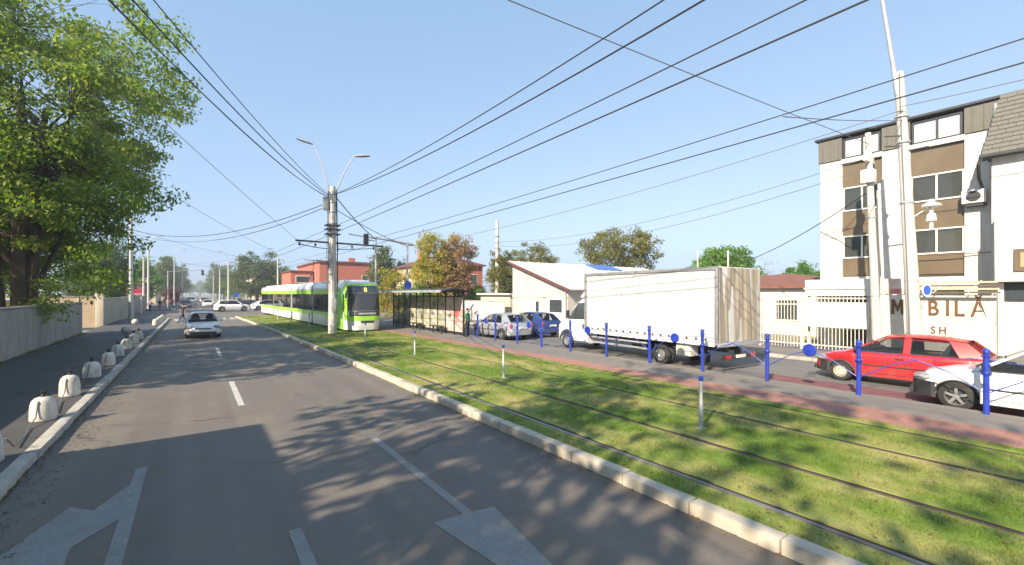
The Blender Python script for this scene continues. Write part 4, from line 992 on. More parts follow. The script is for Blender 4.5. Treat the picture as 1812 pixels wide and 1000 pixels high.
def car(name, label, loc, rz, paint, sp=HATCH, bumper=None, rim='rim_silver', spokes=5, group=None, cat='car', front=True, door3=False, plate=True):
    t = thing(name, label, cat, loc, rz, group)
    L, W = sp['L'], sp['W']; xf, xr, r = sp['xf'], sp['xr'], sp['r']; ra = r*1.18
    def zb(x):
        z = pw(sp['bot'], x)
        for xa_ in (xf, xr):
            d = abs(x-xa_)
            if d < ra: z = max(z, r*.95+math.sqrt(ra*ra-d*d)*.98)
        return z
    zt = lambda x: pw(sp['top'], x); pl = lambda x: pw(sp['plan'], x)
    xs = set(np.round(np.linspace(-L/2, L/2, 36), 3))
    for xa_ in (xf, xr):
        for k in range(13): xs.add(round(xa_+ra*math.cos(math.pi*k/12), 3))
        xs |= {round(xa_+ra+.012, 3), round(xa_-ra-.012, 3)}
    xs |= {round(p[0], 3) for p in sp['top']}
    xs = sorted(x for x in xs if -L/2 <= x <= L/2)
    def ring(x):
        b, tz, w = zb(x), zt(x), W/2*pl(x); h = tz-b; cr = .035
        half = [(0, b), (.82*w, b), (.955*w, b+.02*h), (.985*w, b+.22*h), (w, b+.5*h), (.992*w, b+.72*h), (.965*w, b+.9*h), (.925*w, tz-.012), (.84*w, tz+.01), (.45*w, tz+cr*.8), (0, tz+cr)]
        return [(x, y, z) for y, z in half]+[(x, -y, z) for y, z in half[-2:0:-1]]
    rings = [ring(x) for x in xs]; n = len(rings[0]); vs = [p for q in rings for p in q]; fs = []
    for i in range(len(rings)-1):
        for j in range(n): fs.append((i*n+j, i*n+(j+1) % n, (i+1)*n+(j+1) % n, (i+1)*n+j))
    fs += [tuple(range(n-1, -1, -1)), tuple(range((len(rings)-1)*n, len(rings)*n))]
    body = MB().add(vs, fs).build('body', paint, t, smooth=48)
    sy = lambda x, z: W/2*pl(x)*pw([(0, .955), (.22, .985), (.5, 1), (.72, .992), (.9, .965), (1, .925)], (z-zb(x))/max(.05, zt(x)-zb(x)))
    # cabin
    wb, wr = W/2*.915, W/2*.70
    zbelt = lambda x: zt(x)+.005; zroof = lambda x: pw(sp['roof'], x)
    xc, xa, xb, xd = sp['xc'], sp['xa'], sp['xb'], sp['xd']
    def side(x_b, x_t, v, s):
        zz = lerp(zbelt(x_b), zroof(max(min(x_t, xa), xb))-.02, v)
        return (lerp(x_b, x_t, v), s*lerp(wb*min(1, pl(x_b)*1.01), wr, v**1.15), zz)
    def panel(a0, a1, b0, b1, v0, v1, s, th, nm, mt, par, off=0):
        # quad on the cabin side: bottom a0..a1, top b0..b1
        m = MB(); nv = 5; vs = []
        for k in range(nv+1):
            v = lerp(v0, v1, k/nv)
            for (xx, tt) in ((a0, b0), (a1, b1)):
                p = side(xx, tt, v, s); vs += [(p[0], p[1]+s*off, p[2]), (p[0], p[1]+s*off-s*th, p[2])]
        fs = []
        for k in range(nv):
            q = k*4; fs += [(q, q+2, q+6, q+4), (q+1, q+5, q+7, q+3), (q, q+4, q+5, q+1), (q+2, q+3, q+7, q+6)]
        fs += [(0, 1, 3, 2), (nv*4, nv*4+2, nv*4+3, nv*4+1)]
        return m.add(vs, fs).build(nm, mt, par, smooth=40)
    roof = MB()
    def rf(u, v):
        x = lerp(xb-.04, xa+.04, v); y = (u*2-1); e = 1-abs(y)**3*.0
        return (x, y*wr*(1.0 if 0 < v < 1 else .97), zroof(x)+.03*(1-y*y)-(.025 if abs(y) > .99 else 0))
    roof.grid(rf, 12, 10); roof.grid(lambda u, v: (lambda p: (p[0], p[1]*.98, p[2]-.045))(rf(u, v)), 12, 10)
    roof.build('roof', paint, t, smooth=60)
    def screen(x0, z0, w0, x1, z1, w1, bul, nm):
        m = MB(); m.grid(lambda u, v: (lerp(x0, x1, v)+bul*(1-(2*u-1)**2), (2*u-1)*lerp(w0, w1, v), lerp(z0, z1, v)), 10, 5)
        return m.build(nm, 'car_glass', t, smooth=60)
    screen(xc, zt(xc)+.02, wb*.93, xa+.02, zroof(xa)+.0, wr*.93, .10, 'windscreen')
    screen(xd+.03, sp['zd'], wb*.80, xb-.03, zroof(xb)-.0, wr*.9, -.06, 'rear_window')
    for s in (-1, 1):
        for (a0, b0, a1, b1) in sp['panes']: panel(a0, a1, b0, b1, .05, .93, s, .01, 'side_window', 'car_glass', t, .004)
        p0, p1 = sp['panes'][0], sp['panes'][-1]
        panel(xc+.04, p0[0]+.0, xa+.06, p0[1]+.0, 0, 1, s, .05, 'pillar', paint, t)
        for q, w_ in zip(sp['panes'], sp['panes'][1:]): panel(q[2]+.01, w_[0]-.01, q[3]+.01, w_[1]-.01, 0, 1, s, .05, 'pillar', paint if door3 else 'plastic_black', t)
        q = sp['quarter']; panel(q[0]+.1, q[2], q[1]+.1, q[3], 0, 1, s, .06, 'quarter_panel', paint, t)
        panel(p0[0], q[2]+.1, p0[1], q[3]+.06, .93, 1.0, s, .04, 'roof_rail', paint, t)
        panel(p0[0]-.02, q[2]+.2, p0[0]-.02, q[2]+.2, 0, .05, s, .03, 'belt_seal', 'plastic_black', t, .006)
        # door seams, handles, mirror
        def seam(pts, nm='door_seam', rr=.005, mt='plastic_black'):
            MB().tube([(x, s*(sy(x, z)+.001), z) for x, z in pts], rr, 4).build(nm, mt, body)
        bx_ = sp['panes'][0][2]-.05; zlo = sp['sill']+.12
        seam([(bx_, .93*zt(bx_)), (bx_, .6), (bx_, zlo)])
        seam([(xf-ra-.06, .6), (xf-ra-.03, zlo), (bx_, zlo)]); seam([(xf-ra+.08, .9*zt(xf-ra)), (xf-ra-.06, .6)])
        if not door3:
            seam([(bx_, zlo), (xr+ra+.02, zlo), (xr+ra-.02, .6), (xr+.15, .9*zt(xr))])
        seam([(xf-ra-.1, .56), (0, .55), (xr+ra+.05, .56)], 'rub_strip', .018)
        for xh in ((bx_+.12,) if door3 else (bx_+.12, xr+.35)):
            MB().box(xh-.09, xh+.09, s*(sy(xh, .8)-.01) if s > 0 else -sy(xh, .8)-.03, sy(xh, .8)+.03 if s > 0 else -(sy(xh, .8)-.01), .77, .81).build('door_handle', 'plastic_black', t, bevel=.01)
        mx = xc-.28
        MB().lathe([(.02, -.07), (.08, -.05), (.1, 0), (.09, .05), (.03, .08)], 12, (mx, s*(wb+.13), zt(mx)+.10), 'x').build('mirror', 'plastic_black' if bumper else paint, t, smooth=True)
        MB().tube([(mx+.02, s*(wb-.03), zt(mx)+.03), (mx, s*(wb+.1), zt(mx)+.08)], .02, 6).build('mirror_stalk', 'plastic_black', t)
        for xw in (xf, xr): wheel(t, xw, s*(W/2-.115), r, .2, s, rim, spokes=spokes)
        # lamps
        hz = zt(L/2-.22)-.07
        def blob(c, sx, sy_, sz, nm, mt):
            prof = [(math.sin(math.pi*k/8)*1.0, -math.cos(math.pi*k/8)) for k in range(9)]
            o = MB().lathe(prof, 14, (0, 0, 0), 'x').build(nm, mt, t, smooth=True); o.scale = (sx, sy_, sz); o.location = c
        blob((L/2-.22, s*W/2*.72, hz-.01), .21, .20, .10, 'headlight', 'lens_clear')
        blob((L/2-.15, s*W/2*.70, hz), .07, .07, .055, 'headlight_core', 'rim_silver')
        blob((-L/2+.10, s*W/2*.80, .80), .09, .10, .15, 'tail_light', 'lens_red')
        blob((L/2-.11, s*W/2*.66, .36), .06, .09, .05, 'fog_light', 'lens_clear')
    for s in (-1, 1):
        for xa_ in (xf, xr): MB().tube([(xa_+(ra-.004)*math.cos(a_), s*(W/2*pl(xa_+ra*math.cos(a_))*.962), r*.95+(ra-.004)*.98*math.sin(a_)) for a_ in [math.pi*(.06+.88*q/12) for q in range(13)]], .022, 6).build('arch_liner', 'plastic_black', body)
    # bumpers, grille, plates
    def wrap(x0, x1, z0, z1, off, nm, mt, ends):
        m = MB(); sg = 1 if x0 > 0 else -1; N = 16
        def P(u, z):
            a = (u*2-1); yy = a*W/2*1.005; xx = sg*(L/2+off)-sg*abs(a)**4.5*abs(x1-x0)
            return (xx, yy, z)
        vs = []; fs = []
        for i in range(N+1):
            u = i/N; vs += [P(u, z0), P(u, z1), (P(u, z1)[0]-sg*.06, P(u, z1)[1]*.96, z1), (P(u, z0)[0]-sg*.06, P(u, z0)[1]*.96, z0)]
        for i in range(N):
            q = i*4
            for j in range(4): fs.append((q+j, q+(j+1) % 4, q+4+(j+1) % 4, q+4+j))
        fs += [(0, 1, 2, 3), (N*4+3, N*4+2, N*4+1, N*4)]
        return m.add(vs, fs).build(nm, mt, t, smooth=40)
    bm = bumper or paint
    zl, zh = (.25, .58) if bumper else (.30, .52)
    wrap(L/2, L/2-.42, zl, zh, .045, 'bumper', bm, 1); wrap(-L/2, -L/2+.42, .32, .58, .045, 'bumper', bm, 1)
    gz = zt(L/2-.1)-.06
    MB().box(L/2-.09, L/2+.012, -W*.22, W*.22, gz-.055, gz+.015).build('grille', 'plastic_black', t, bevel=.01)
    MB().box(L/2-.02, L/2+.055, -W*.36, W*.36, .27, .40).build('air_intake', 'plastic_black', t, bevel=.01)
    if plate:
        MB().box(L/2+.04, L/2+.065, -.26, .26, .42, .53).build('number_plate', 'white_metal', t)
        MB().box(-L/2-.04, -L/2-.005, -.26, .26, .66, .77).build('number_plate', 'white_metal', t)
    # inside
    it = MB(); it.box(xd+.5, xc-.1, -wb*.88, wb*.88, zt(0)-.06, zt(0)+.045); it.box(xc-.55, xc-.08, -wb*.85, wb*.85, zt(0)+.046, zt(0)+.09)
    it.build('interior', 'interior', t, bevel=.01, seg=1)
    for (sx_, yy) in ((-.15, .36), (-.15, -.36), (-1.0, .38), (-1.0, -.38)):
        MB().hexa([(sx_-.06, yy-.22, zt(0)), (sx_+.08, yy-.22, zt(0)), (sx_+.08, yy+.22, zt(0)), (sx_-.06, yy+.22, zt(0))],
                  [(sx_-.16, yy-.19, 1.24), (sx_-.08, yy-.19, 1.24), (sx_-.08, yy+.19, 1.24), (sx_-.16, yy+.19, 1.24)]).build('seat', 'seat_fabric', t, bevel=.03)
        MB().box(sx_-.18, sx_-.09, yy-.11, yy+.11, 1.22, 1.36).build('headrest', 'seat_fabric', t, bevel=.03)
    MB().lathe([(.17, 0), (.185, .012), (.17, .024), (.155, .012)], 18, (xc-.5, .36, zt(0)+.14), 'x', closed=True).build('steering_wheel', 'plastic_black', t, smooth=True)
    MB().tube([(xc-.12, -.1, zt(xc)+.05), (xc-.3, .45, zt(xc)+.09)], .01, 5).build('wiper', 'plastic_black', t)
    return t
FACE_US, AWAY = R(-90), R(90)       # car front toward -Y / toward +Y
g_on = 'cars in the right carriageway'
car('hatchback_car', 'white hatchback driving toward the camera on the left road', (.45, 33.2, .003), FACE_US, 'paint_white')
SMALL = dict(HATCH); SMALL.update(L=3.85, W=1.64, panes=[(.92, .25, -.22, -.22), (-.36, -.36, -1.32, -1.1)], xf=1.22, xr=-1.18, r=.29,
    top=[(-1.925, .62), (-1.9, .86), (-1.82, .96), (-1.2, .95), (.8, .91), (1.0, .89), (1.45, .81), (1.75, .70), (1.88, .60), (1.925, .5)],
    plan=[(-1.925, .72), (-1.85, .88), (-1.6, .96), (-1.0, 1), (.9, 1), (1.5, .96), (1.8, .84), (1.925, .66)],
    bot=[(-1.925, .42), (-1.85, .30), (-1.7, .23), (1.6, .21), (1.8, .25), (1.925, .34)],
    xc=1.05, xa=.2, xb=-1.38, xd=-1.86, roof=[(-1.45, 1.33), (-.9, 1.40), (-.3, 1.42), (.2, 1.37)], quarter=(-1.42, -1.2, -1.84, -1.44), H=1.42)
car('red_car', 'small red three door car behind the blue fence, facing left', (16.55, 3.75, .003), AWAY, 'paint_red', SMALL, bumper='plastic_black', rim='rim_steel', spokes=0, group=g_on, door3=True)
car('white_car', 'white car with dark bumper cut off by the right edge', (14.58, .85, .003), AWAY, 'paint_white', HATCH, bumper='plastic_black', rim='rim_silver', spokes=5, group=g_on)
car('silver_car', 'silver hatchback seen from behind right of the tram shelter', (14.8, 21.6, .003), AWAY, 'paint_silver', HATCH, group=g_on)
car('blue_car', 'dark blue car waiting between the silver car and the truck', (17.3, 21.9, .003), AWAY, 'paint_blue', HATCH, group=g_on)
SUV = dict(HATCH); SUV.update(L=4.5, W=1.84, r=.36, xf=1.4, xr=-1.35, belt=1.08,
    top=[(-2.25, .7), (-2.2, 1.0), (-2.1, 1.1), (-1.4, 1.09), (.9, 1.06), (1.1, 1.04), (1.65, .99), (2.05, .90), (2.2, .75), (2.25, .6)],
    plan=[(-2.25, .74), (-2.15, .9), (-1.8, .97), (-1, 1), (1, 1), (1.75, .96), (2.1, .85), (2.25, .68)],
    bot=[(-2.25, .48), (-2.1, .36), (-1.9, .3), (1.85, .28), (2.1, .33), (2.25, .42)],
    xc=1.18, xa=.42, xb=-1.75, xd=-2.15, zd=1.14, roof=[(-1.8, 1.58), (-1.0, 1.66), (-.2, 1.68), (.42, 1.62)],
    panes=[(1.02, .40, -.1, -.1), (-.2, -.2, -1.1, -1.1), (-1.2, -1.2, -1.75, -1.62)], quarter=(-1.8, -1.68, -2.12, -1.82), H=1.68)
sv = car('white_suv', 'white SUV crossing the junction beyond the tram', (4.6, 76.5, .003), R(4), 'paint_white', SUV)
FC = 'cars of the far street'
dk = car('far_car', 'dark car on the left road just past the junction', (-1.2, 98, .003), FACE_US, 'paint_dark', HATCH, group=FC)
wh = car('far_car', 'white car following past the junction', (2.2, 104, .003), FACE_US, 'paint_white', HATCH, group=FC)
copy_tree(sv, (-.6, 132, 0), FACE_US, 'white van like car far down the street', 1.15, FC)
copy_tree(dk, (2.6, 150, 0), FACE_US, 'dark car far down the street right lane', 1, FC)
copy_tree(dk, (-1.4, 118, 0), FACE_US, 'second dark car in the far left lane', 1, FC)
copy_tree(wh, (2.4, 170, 0), FACE_US, 'farthest white car in the right lane', 1, FC)
copy_tree(wh, (9.4, 80.5, 0), R(8), 'white car half hidden behind the tram rear', 1, FC)
copy_tree(dk, (8.6, 92, 0), R(10), 'dark car waiting beyond the tram rear', 1, FC)
copy_tree(dk, (6.2, 96, 0), R(170), 'dark car crossing behind the white SUV', 1, FC)
# white van parked in the yard behind the wall
copy_tree(sv, (-10.2, 42.5, .05), R(20), 'white car parked in the yard behind the wall, under the big tree', 1.35)

# ---------------------------------------------------------------- the truck
t = thing('box_truck', 'white box truck with beige tarpaulin rear behind the blue fence', 'truck', (15.02, 7.6, .0), R(-4))
# local: y forward from the rear face, x across
W2 = 1.22
fr = MB(); fr.box(-.42, -.32, .2, 8.6, .62, .80); fr.box(.32, .42, .2, 8.6, .62, .80); fr.build('chassis', 'dark_metal', t)
box = MB().box(-W2+.02, W2-.02, .05, 6.45, .98, 3.5).build('cargo_box', 'tarp_white', t, bevel=.015)
# side curtain with soft waves
def cur(u, v):
    y = lerp(.16, 6.34, u); z = lerp(1.04, 3.36, v)
    return (-W2-.004-.012*math.sin(u*19)*(1-v*.6)-.006*math.sin(u*43+v*5), y, z)
MB().grid(cur, 60, 6).build('side_curtain', 'tarp_white', box, smooth=80, fix=False)
MB().grid(lambda u, v: (-cur(u, v)[0], cur(u, v)[1], cur(u, v)[2]), 40, 4).build('side_curtain', 'tarp_white', box, smooth=80, fix=False)
def tarp(u, v):
    x = lerp(-W2+.06, W2, u); z = lerp(1.0, 3.46, v)
    return (x, .03-.016*math.sin(u*31+1.6*math.sin(v*2.3+u*5))-.022*math.sin(u*11+v*2+math.sin(u*7))-.008*math.sin(u*67+v*3), z)
MB().grid(tarp, 90, 8).build('rear_tarp', 'tarp_beige', box, smooth=80, fix=False)
for x in (-W2-.03, W2-.02):
    MB().box(x, x+.05, .0, .12, .9, 3.52).build('corner_post', 'steel_grey', box, bevel=.01); MB().box(x, x+.05, 6.38, 6.5, .9, 3.52).build('corner_post', 'steel_grey', box, bevel=.01)
    MB().box(x-.004, x+.054, .12, 6.38, 3.38, 3.50).build('top_rail', 'steel_grey', box, bevel=.01)
    MB().box(x, x+.05, .12, 6.38, .86, 1.0).build('side_board', 'white_metal', box, bevel=.008)
for i in range(16):
    MB().box(-W2-.045, -W2-.022, .4+i*.37, .46+i*.37, 1.06, 1.12).build('curtain_buckle', 'dark_metal', box)
MB().box(-W2, W2, -.03, .04, .84, .98).build('rear_sill', 'galvanised', t, bevel=.01)
MB().box(-W2+.1, W2-.1, -.02, .08, .42, .56).build('underrun_bar', 'dark_metal', t, bevel=.01)
for x in (-.85, .6): MB().box(x, x+.26, -.06, -.021, .43, .55).build('tail_light', 'lens_red', t, bevel=.01)
MB().box(-.26, .26, -.05, -.022, .45, .55).build('number_plate', 'white_metal', t)
for x in (-.9, .9): MB().box(x-.15, x+.15, .6, .64, .25, .6).build('mudflap', 'rubber', t)
# side guard and tool box
MB().box(-1.16, -1.11, 3.0, 6.1, .45, .53).build('side_guard', 'galvanised', t, bevel=.008); MB().box(-1.16, -1.11, 3.0, 6.1, .68, .74).build('side_guard', 'galvanised', t, bevel=.008)
for y in (3.1, 4.3, 5.5): MB().box(-1.11, -1.07, y, y+.06, .45, .85).build('guard_post', 'dark_metal', t)
MB().box(-1.12, -.7, 1.1, 1.7, .42, .82).build('tool_box', 'cream_metal', t, bevel=.02)
MB().lathe([(.22, -.4), (.24, -.36), (.24, .36), (.22, .4)], 18, (-.7, 3.6, .58), 'y').build('fuel_tank', 'dark_metal', t, smooth=True)
def twheel(x, y, r, w, s):
    o = wheel(t, 0, 0, r, w, s, 'rim_silver', spokes=0); o.rotation_euler = (0, 0, R(90)); o.location = (x, y, r); return o
for s in (-1, 1):
    twheel(s*(W2-.14), 2.35, .36, .22, -s); twheel(s*(W2-.40), 2.35, .36, .2, -s); twheel(s*.90, 8.05, .36, .22, -s)
    MB().lathe([(.40, -.16), (.44, -.16), (.44, .16), (.40, .16)], 24, (s*(W2-.2), 2.35, .36), 'x', closed=True).build('wheel_guard', 'plastic_black', t) if False else None
MB().tube([(-1.0, 2.35, .35), (1.0, 2.35, .35)], .07, 8).build('axle', 'dark_metal', t); MB().tube([(-.9, 8.05, .35), (.9, 8.05, .35)], .06, 8).build('axle', 'dark_metal', t)
# cab: lofted van front
def cab_ring(y, w, zb_, zbelt, zt_, wt):
    half = [(0, zb_), (w*.9, zb_), (w, zb_+.08), (w*1.0, (zb_+zbelt)/2), (w*.985, zbelt), (lerp(w, wt, .5), (zbelt+zt_)/2), (wt, zt_-.1), (wt*.85, zt_), (0, zt_+.03)]
    return [(x, y, z) for x, z in half]+[(-x, y, z) for x, z in half[-2:0:-1]]
ar = lambda y: .36+math.sqrt(max(0, .47**2-(y-7.45)**2)) if abs(y-7.45) < .47 else .34
ys = [5.95, 6.3, 6.6, 6.97, 6.99, 7.05, 7.15, 7.3, 7.45, 7.6, 7.75, 7.85, 7.91, 7.93, 8.1, 8.25, 8.33]
top = [(5.95, 2.45), (6.3, 2.44), (6.6, 2.38), (6.9, 2.22), (7.3, 1.62), (7.45, 1.40), (7.75, 1.30), (8.1, 1.15), (8.25, 1.0), (8.33, .85)]
rings = []
for y in ys:
    w = pw([(5.95, 1.0), (7.7, 1.0), (8.1, .95), (8.25, .86), (8.33, .72)], y); z1 = pw(top, y); wt = w*pw([(5.95, .86), (6.6, .84), (7.3, .88), (7.5, .93), (8.33, .9)], y)
    rings.append(cab_ring(y, w, ar(y) if y < 8 else pw([(8, .34), (8.33, .42)], y), min(1.38, z1-.06), z1, wt))
n = len(rings[0]); fs = []
for i in range(len(rings)-1):
    for j in range(n): fs.append((i*n+j, i*n+(j+1) % n, (i+1)*n+(j+1) % n, (i+1)*n+j))
fs += [tuple(range(n-1, -1, -1)), tuple(range((len(rings)-1)*n, len(rings)*n))]
cab = MB().add([p for q in rings for p in q], fs).build('cab', 'paint_white', t, smooth=45, loc=(0, .6, 0))
for s in (-1, 1):
    # side window with a raked front edge
    m = MB(); P = [(6.18, 1.42), (7.28, 1.40), (6.98, 1.86), (6.72, 2.16), (6.18, 2.2)]
    sx = lambda z: s*(lerp(.985, .865, min(1, max(0, (z-1.38)/.95)))+.012)
    m.add([(sx(z), y, z) for y, z in P]+[(sx(z)-s*.03, y, z) for y, z in P], [tuple(range(5)), tuple(range(9, 4, -1))]+[(i, 5+i, 5+(i+1) % 5, (i+1) % 5) for i in range(5)])
    m.build('side_window', 'window_glass', cab)
    MB().tube([(sx(1.4), 6.86, 1.41), (sx(2.0), 6.78, 2.06)], .02, 6).build('window_bar', 'plastic_black', cab)
    MB().tube([(s*1.005, 6.12, 2.1), (s*1.01, 6.12, 1.4), (s*1.008, 6.12, .5), (s*1.008, 6.95, .48)], .007, 4).build('door_seam', 'plastic_black', cab)
    MB().box(s*1.0 if s > 0 else -1.04, 1.04 if s > 0 else -1.0, 6.2, 6.28, 1.0, 1.22).build('door_handle', 'plastic_black', cab, bevel=.01)
    MB().box(s*1.12-.09, s*1.12+.09, 7.18, 7.26, 1.45, 1.82).build('mirror', 'plastic_black', cab, bevel=.03); MB().tube([(s*.95, 7.2, 1.42), (s*1.12, 7.22, 1.5)], .025, 6).build('mirror_arm', 'plastic_black', cab)
    o = MB().lathe([(math.sin(math.pi*k/8), -math.cos(math.pi*k/8)) for k in range(9)], 12, (0, 0, 0), 'y').build('headlight', 'lens_clear', cab, smooth=True); o.scale = (.16, .12, .14); o.location = (s*.74, 8.18, .92)
    # black arch trim
    MB().tube([(s*1.005, 7.45+.5*math.cos(a), .36+.5*math.sin(a)) for a in [math.pi*k/12 for k in range(13)]], .03, 6).build('arch_trim', 'plastic_black', cab)
m = MB(); m.grid(lambda u, v: ((u*2-1)*lerp(.88, .76, v), lerp(7.40, 6.72, v)+.035*(1-(2*u-1)**2)+.02, lerp(1.47, 2.30, v)+.015), 10, 5); m.build('windscreen', 'window_glass', cab, smooth=60)
MB().box(-.9, .9, 8.2, 8.40, .42, .70).build('bumper', 'plastic_black', cab, bevel=.03); MB().box(-.45, .45, 8.28, 8.36, .82, 1.0).build('grille', 'plastic_black', cab, bevel=.02)
# wind deflector
MB().hexa([(-.85, 5.95, 2.46), (.85, 5.95, 2.46), (.85, 6.65, 2.42), (-.85, 6.65, 2.42)], [(-.85, 5.95, 3.1), (.85, 5.95, 3.1), (.8, 6.05, 3.08), (-.8, 6.05, 3.08)]).build('wind_deflector', 'paint_white', cab, bevel=.03)

# ---------------------------------------------------------------- the tram
t = thing('tram', 'long green and white articulated tram standing at the stop', 'tram', (9.22, 28.9, .13), R(1.5))
MODS = [(1.3, 9.3), (9.75, 17.35), (18.15, 27.15), (27.6, 36.2)]
for mi, (a, b) in enumerate(MODS):
    mod = MB().box(-1.16, 1.16, a, b, .24, 3.0).build('module', 'interior', t)
    MB().prism([(-1.2, 2.78), (1.2, 2.78), (1.2, 2.9), (1.12, 3.12), (.95, 3.24), (-.95, 3.24), (-1.12, 3.12), (-1.2, 2.9)], a, b, 'y').build('roof', 'tram_white', mod, bevel=.02)
    MB().box(-.85, .85, a+.8, b-1.2, 3.243, 3.42).build('roof_unit', 'tram_white', mod, bevel=.04)
    for s in (-1, 1):
        x0, x1 = (1.163, 1.2) if s > 0 else (-1.2, -1.163)
        if mi == 0:
            MB().prism([(a, .12), (a+2.2, .12), (a+3.6, .55), (a+4.6, .88), (b, .92), (b, 1.12), (a, 1.12)], x0, x1, 'x').build('green_band', 'tram_lime', mod)
            MB().prism([(a+2.22, .12), (b, .12), (b, .915), (a+4.62, .875), (a+3.62, .545)], x0, x1, 'x').build('skirt', 'tram_white', mod)
            MB().box(x0-.001*s, x1+.004*s if s > 0 else x1, a+.1, a+1.3, 1.13, 2.77).build('cab_door', 'tram_green', mod, bevel=.01) if s > 0 else MB().box(x0-.004, x1, a+.1, a+1.3, 1.13, 2.77).build('cab_door', 'tram_green', mod, bevel=.01)
        else:
            MB().box(x0, x1, a, b, .8, 1.12).build('green_band', 'tram_lime', mod); MB().box(x0, x1, a, b, .12, .795).build('skirt', 'tram_white', mod)
        MB().box(x0, x1, a, b, 2.44, 2.775).build('upper_band', 'tram_lime', mod)
        y = a+(1.4 if mi == 0 else .08); np_ = int((b-y)/1.32)
        w_ = (b-.08-y)/np_
        for k in range(np_):
            MB().box(x0-.0+.008 if s < 0 else x0, x1 if s < 0 else x1-.008, y+.03, y+w_-.03, 1.15, 2.41).build('window', 'tram_glass', mod, bevel=.008, seg=1); y += w_
        # seats glimpsed through the panes
        for k in range(int((b-a)/1.7)): MB().box(s*1.162 if s < 0 else 1.14, s*1.14 if s < 0 else 1.162, a+1.7*k+.5, a+1.7*k+.95, 1.15, 1.75).build('seat_back', 'cloth_navy', mod)
for (a, b), (c, d) in zip(MODS, MODS[1:]):
    bel = MB(); n_ = 6
    for k in range(n_):
        y0 = lerp(b, c, k/n_); y1 = lerp(b, c, (k+1)/n_); bel.box(-1.12, 1.12, y0+.006, y1-.006, .35, 3.02)
        bel.box(-1.16, 1.16, y0+.02, y1-.02, .3, 3.06)
    bel.build('bellows', 'galvanised', t)
for y in (3.2, 8.2, 13.5, 22.5, 26, 33): MB().box(-.95, .95, y-.9, y+.9, .02, .23).build('bogie', 'dark_metal', t, bevel=.03)
# nose
HZ = [(.1, .10), (.5, .02), (1.0, .0), (1.3, .03), (2.5, .34), (2.95, .50), (3.15, .72), (3.26, 1.1)]
def nose(u, z, off=0.0):
    a = u*2-1; w = pw([(.1, 1.16), (.8, 1.2), (2.6, 1.18), (3.0, 1.14), (3.26, 1.0)], z)
    s_ = math.copysign(min(1, abs(a))**.8, a)
    y = pw(HZ, z)+(1.32-pw(HZ, z))*abs(a)**4.2
    return (s_*(w+off), y-off, z)
def nose_patch(u0, u1, z0, z1, nm, mt, off=.0, par=None, nz=8):
    return MB().grid(lambda u, v: nose(lerp(u0, u1, u), lerp(z0, z1, v), off), 20, nz).build(nm, mt, par or t, smooth=70, fix=False)
nb = nose_patch(0, 1, .1, 3.26, 'nose', 'tram_white', -.006)
nose_patch(.02, .98, .72, 1.02, 'nose_lime_band', 'tram_lime', .004, nb)
nose_patch(.10, .90, 1.02, 1.34, 'nose_black_panel', 'plastic_black', .008, nb)
nose_patch(.07, .93, 1.36, 2.52, 'windscreen', 'tram_glass', .010, nb)
nose_patch(.07, .93, 2.54, 2.98, 'display_glass', 'window_glass', .010, nb)
for a, b in ((.02, .065), (.935, .98)): nose_patch(a, b, 1.03, 3.0, 'nose_lime_edge', 'tram_lime', .006, nb)
nose_patch(.0, 1.0, 3.01, 3.14, 'nose_lime_top', 'tram_lime', .004, nb)
nose_patch(.36, .64, .58, .70, 'coupler_flap', 'plastic_black', .012, nb); nose_patch(.3, .7, 1.12, 1.24, 'front_grille', 'galvanised', .014, nb)
for a, b in ((.13, .2), (.8, .87)): nose_patch(a, b, 1.08, 1.28, 'headlight', 'lens_clear', .02, nb)
for a, b in ((.0, .018), (.982, 1.0)): nose_patch(a, b, 1.3, 2.45, 'cab_side_window', 'tram_glass', .008, nb)
MB().box(-.8, .8, 1.5, 1.6, 1.2, 2.6).build('cab_partition', 'interior', t); MB().box(-.6, .6, .55, .9, 1.05, 1.3).build('dashboard', 'plastic_black', t)
text_mesh('8', 'route_digit', 'amber_display', nb, (-.12, pw(HZ, 2.62)-.035, 2.6), (R(76), 0, 0), .42, .004)
for s in (-1, 1): MB().tube([(s*1.0, .45, 2.7), (s*1.32, .2, 2.6), (s*1.34, .2, 2.2)], [.03, .03, .08], 6).build('mirror', 'plastic_black', t)
MB().tube([(-.6, 14, 3.45), (-.3, 13.2, 4.4), (.0, 14.2, 5.5)], .03, 6).build('pantograph', 'dark_metal', t); MB().tube([(-.8, 14.2, 5.52), (.8, 14.2, 5.52)], .03, 6).build('pantograph_head', 'dark_metal', t)
nose_tail = MB().hexa([(-1.18, 36.2, .12), (1.18, 36.2, .12), (.95, 37.1, .12), (-.95, 37.1, .12)], [(-1.1, 36.2, 3.2), (1.1, 36.2, 3.2), (.9, 36.7, 3.2), (-.9, 36.7, 3.2)]).build('tail', 'tram_lime', t, bevel=.08)

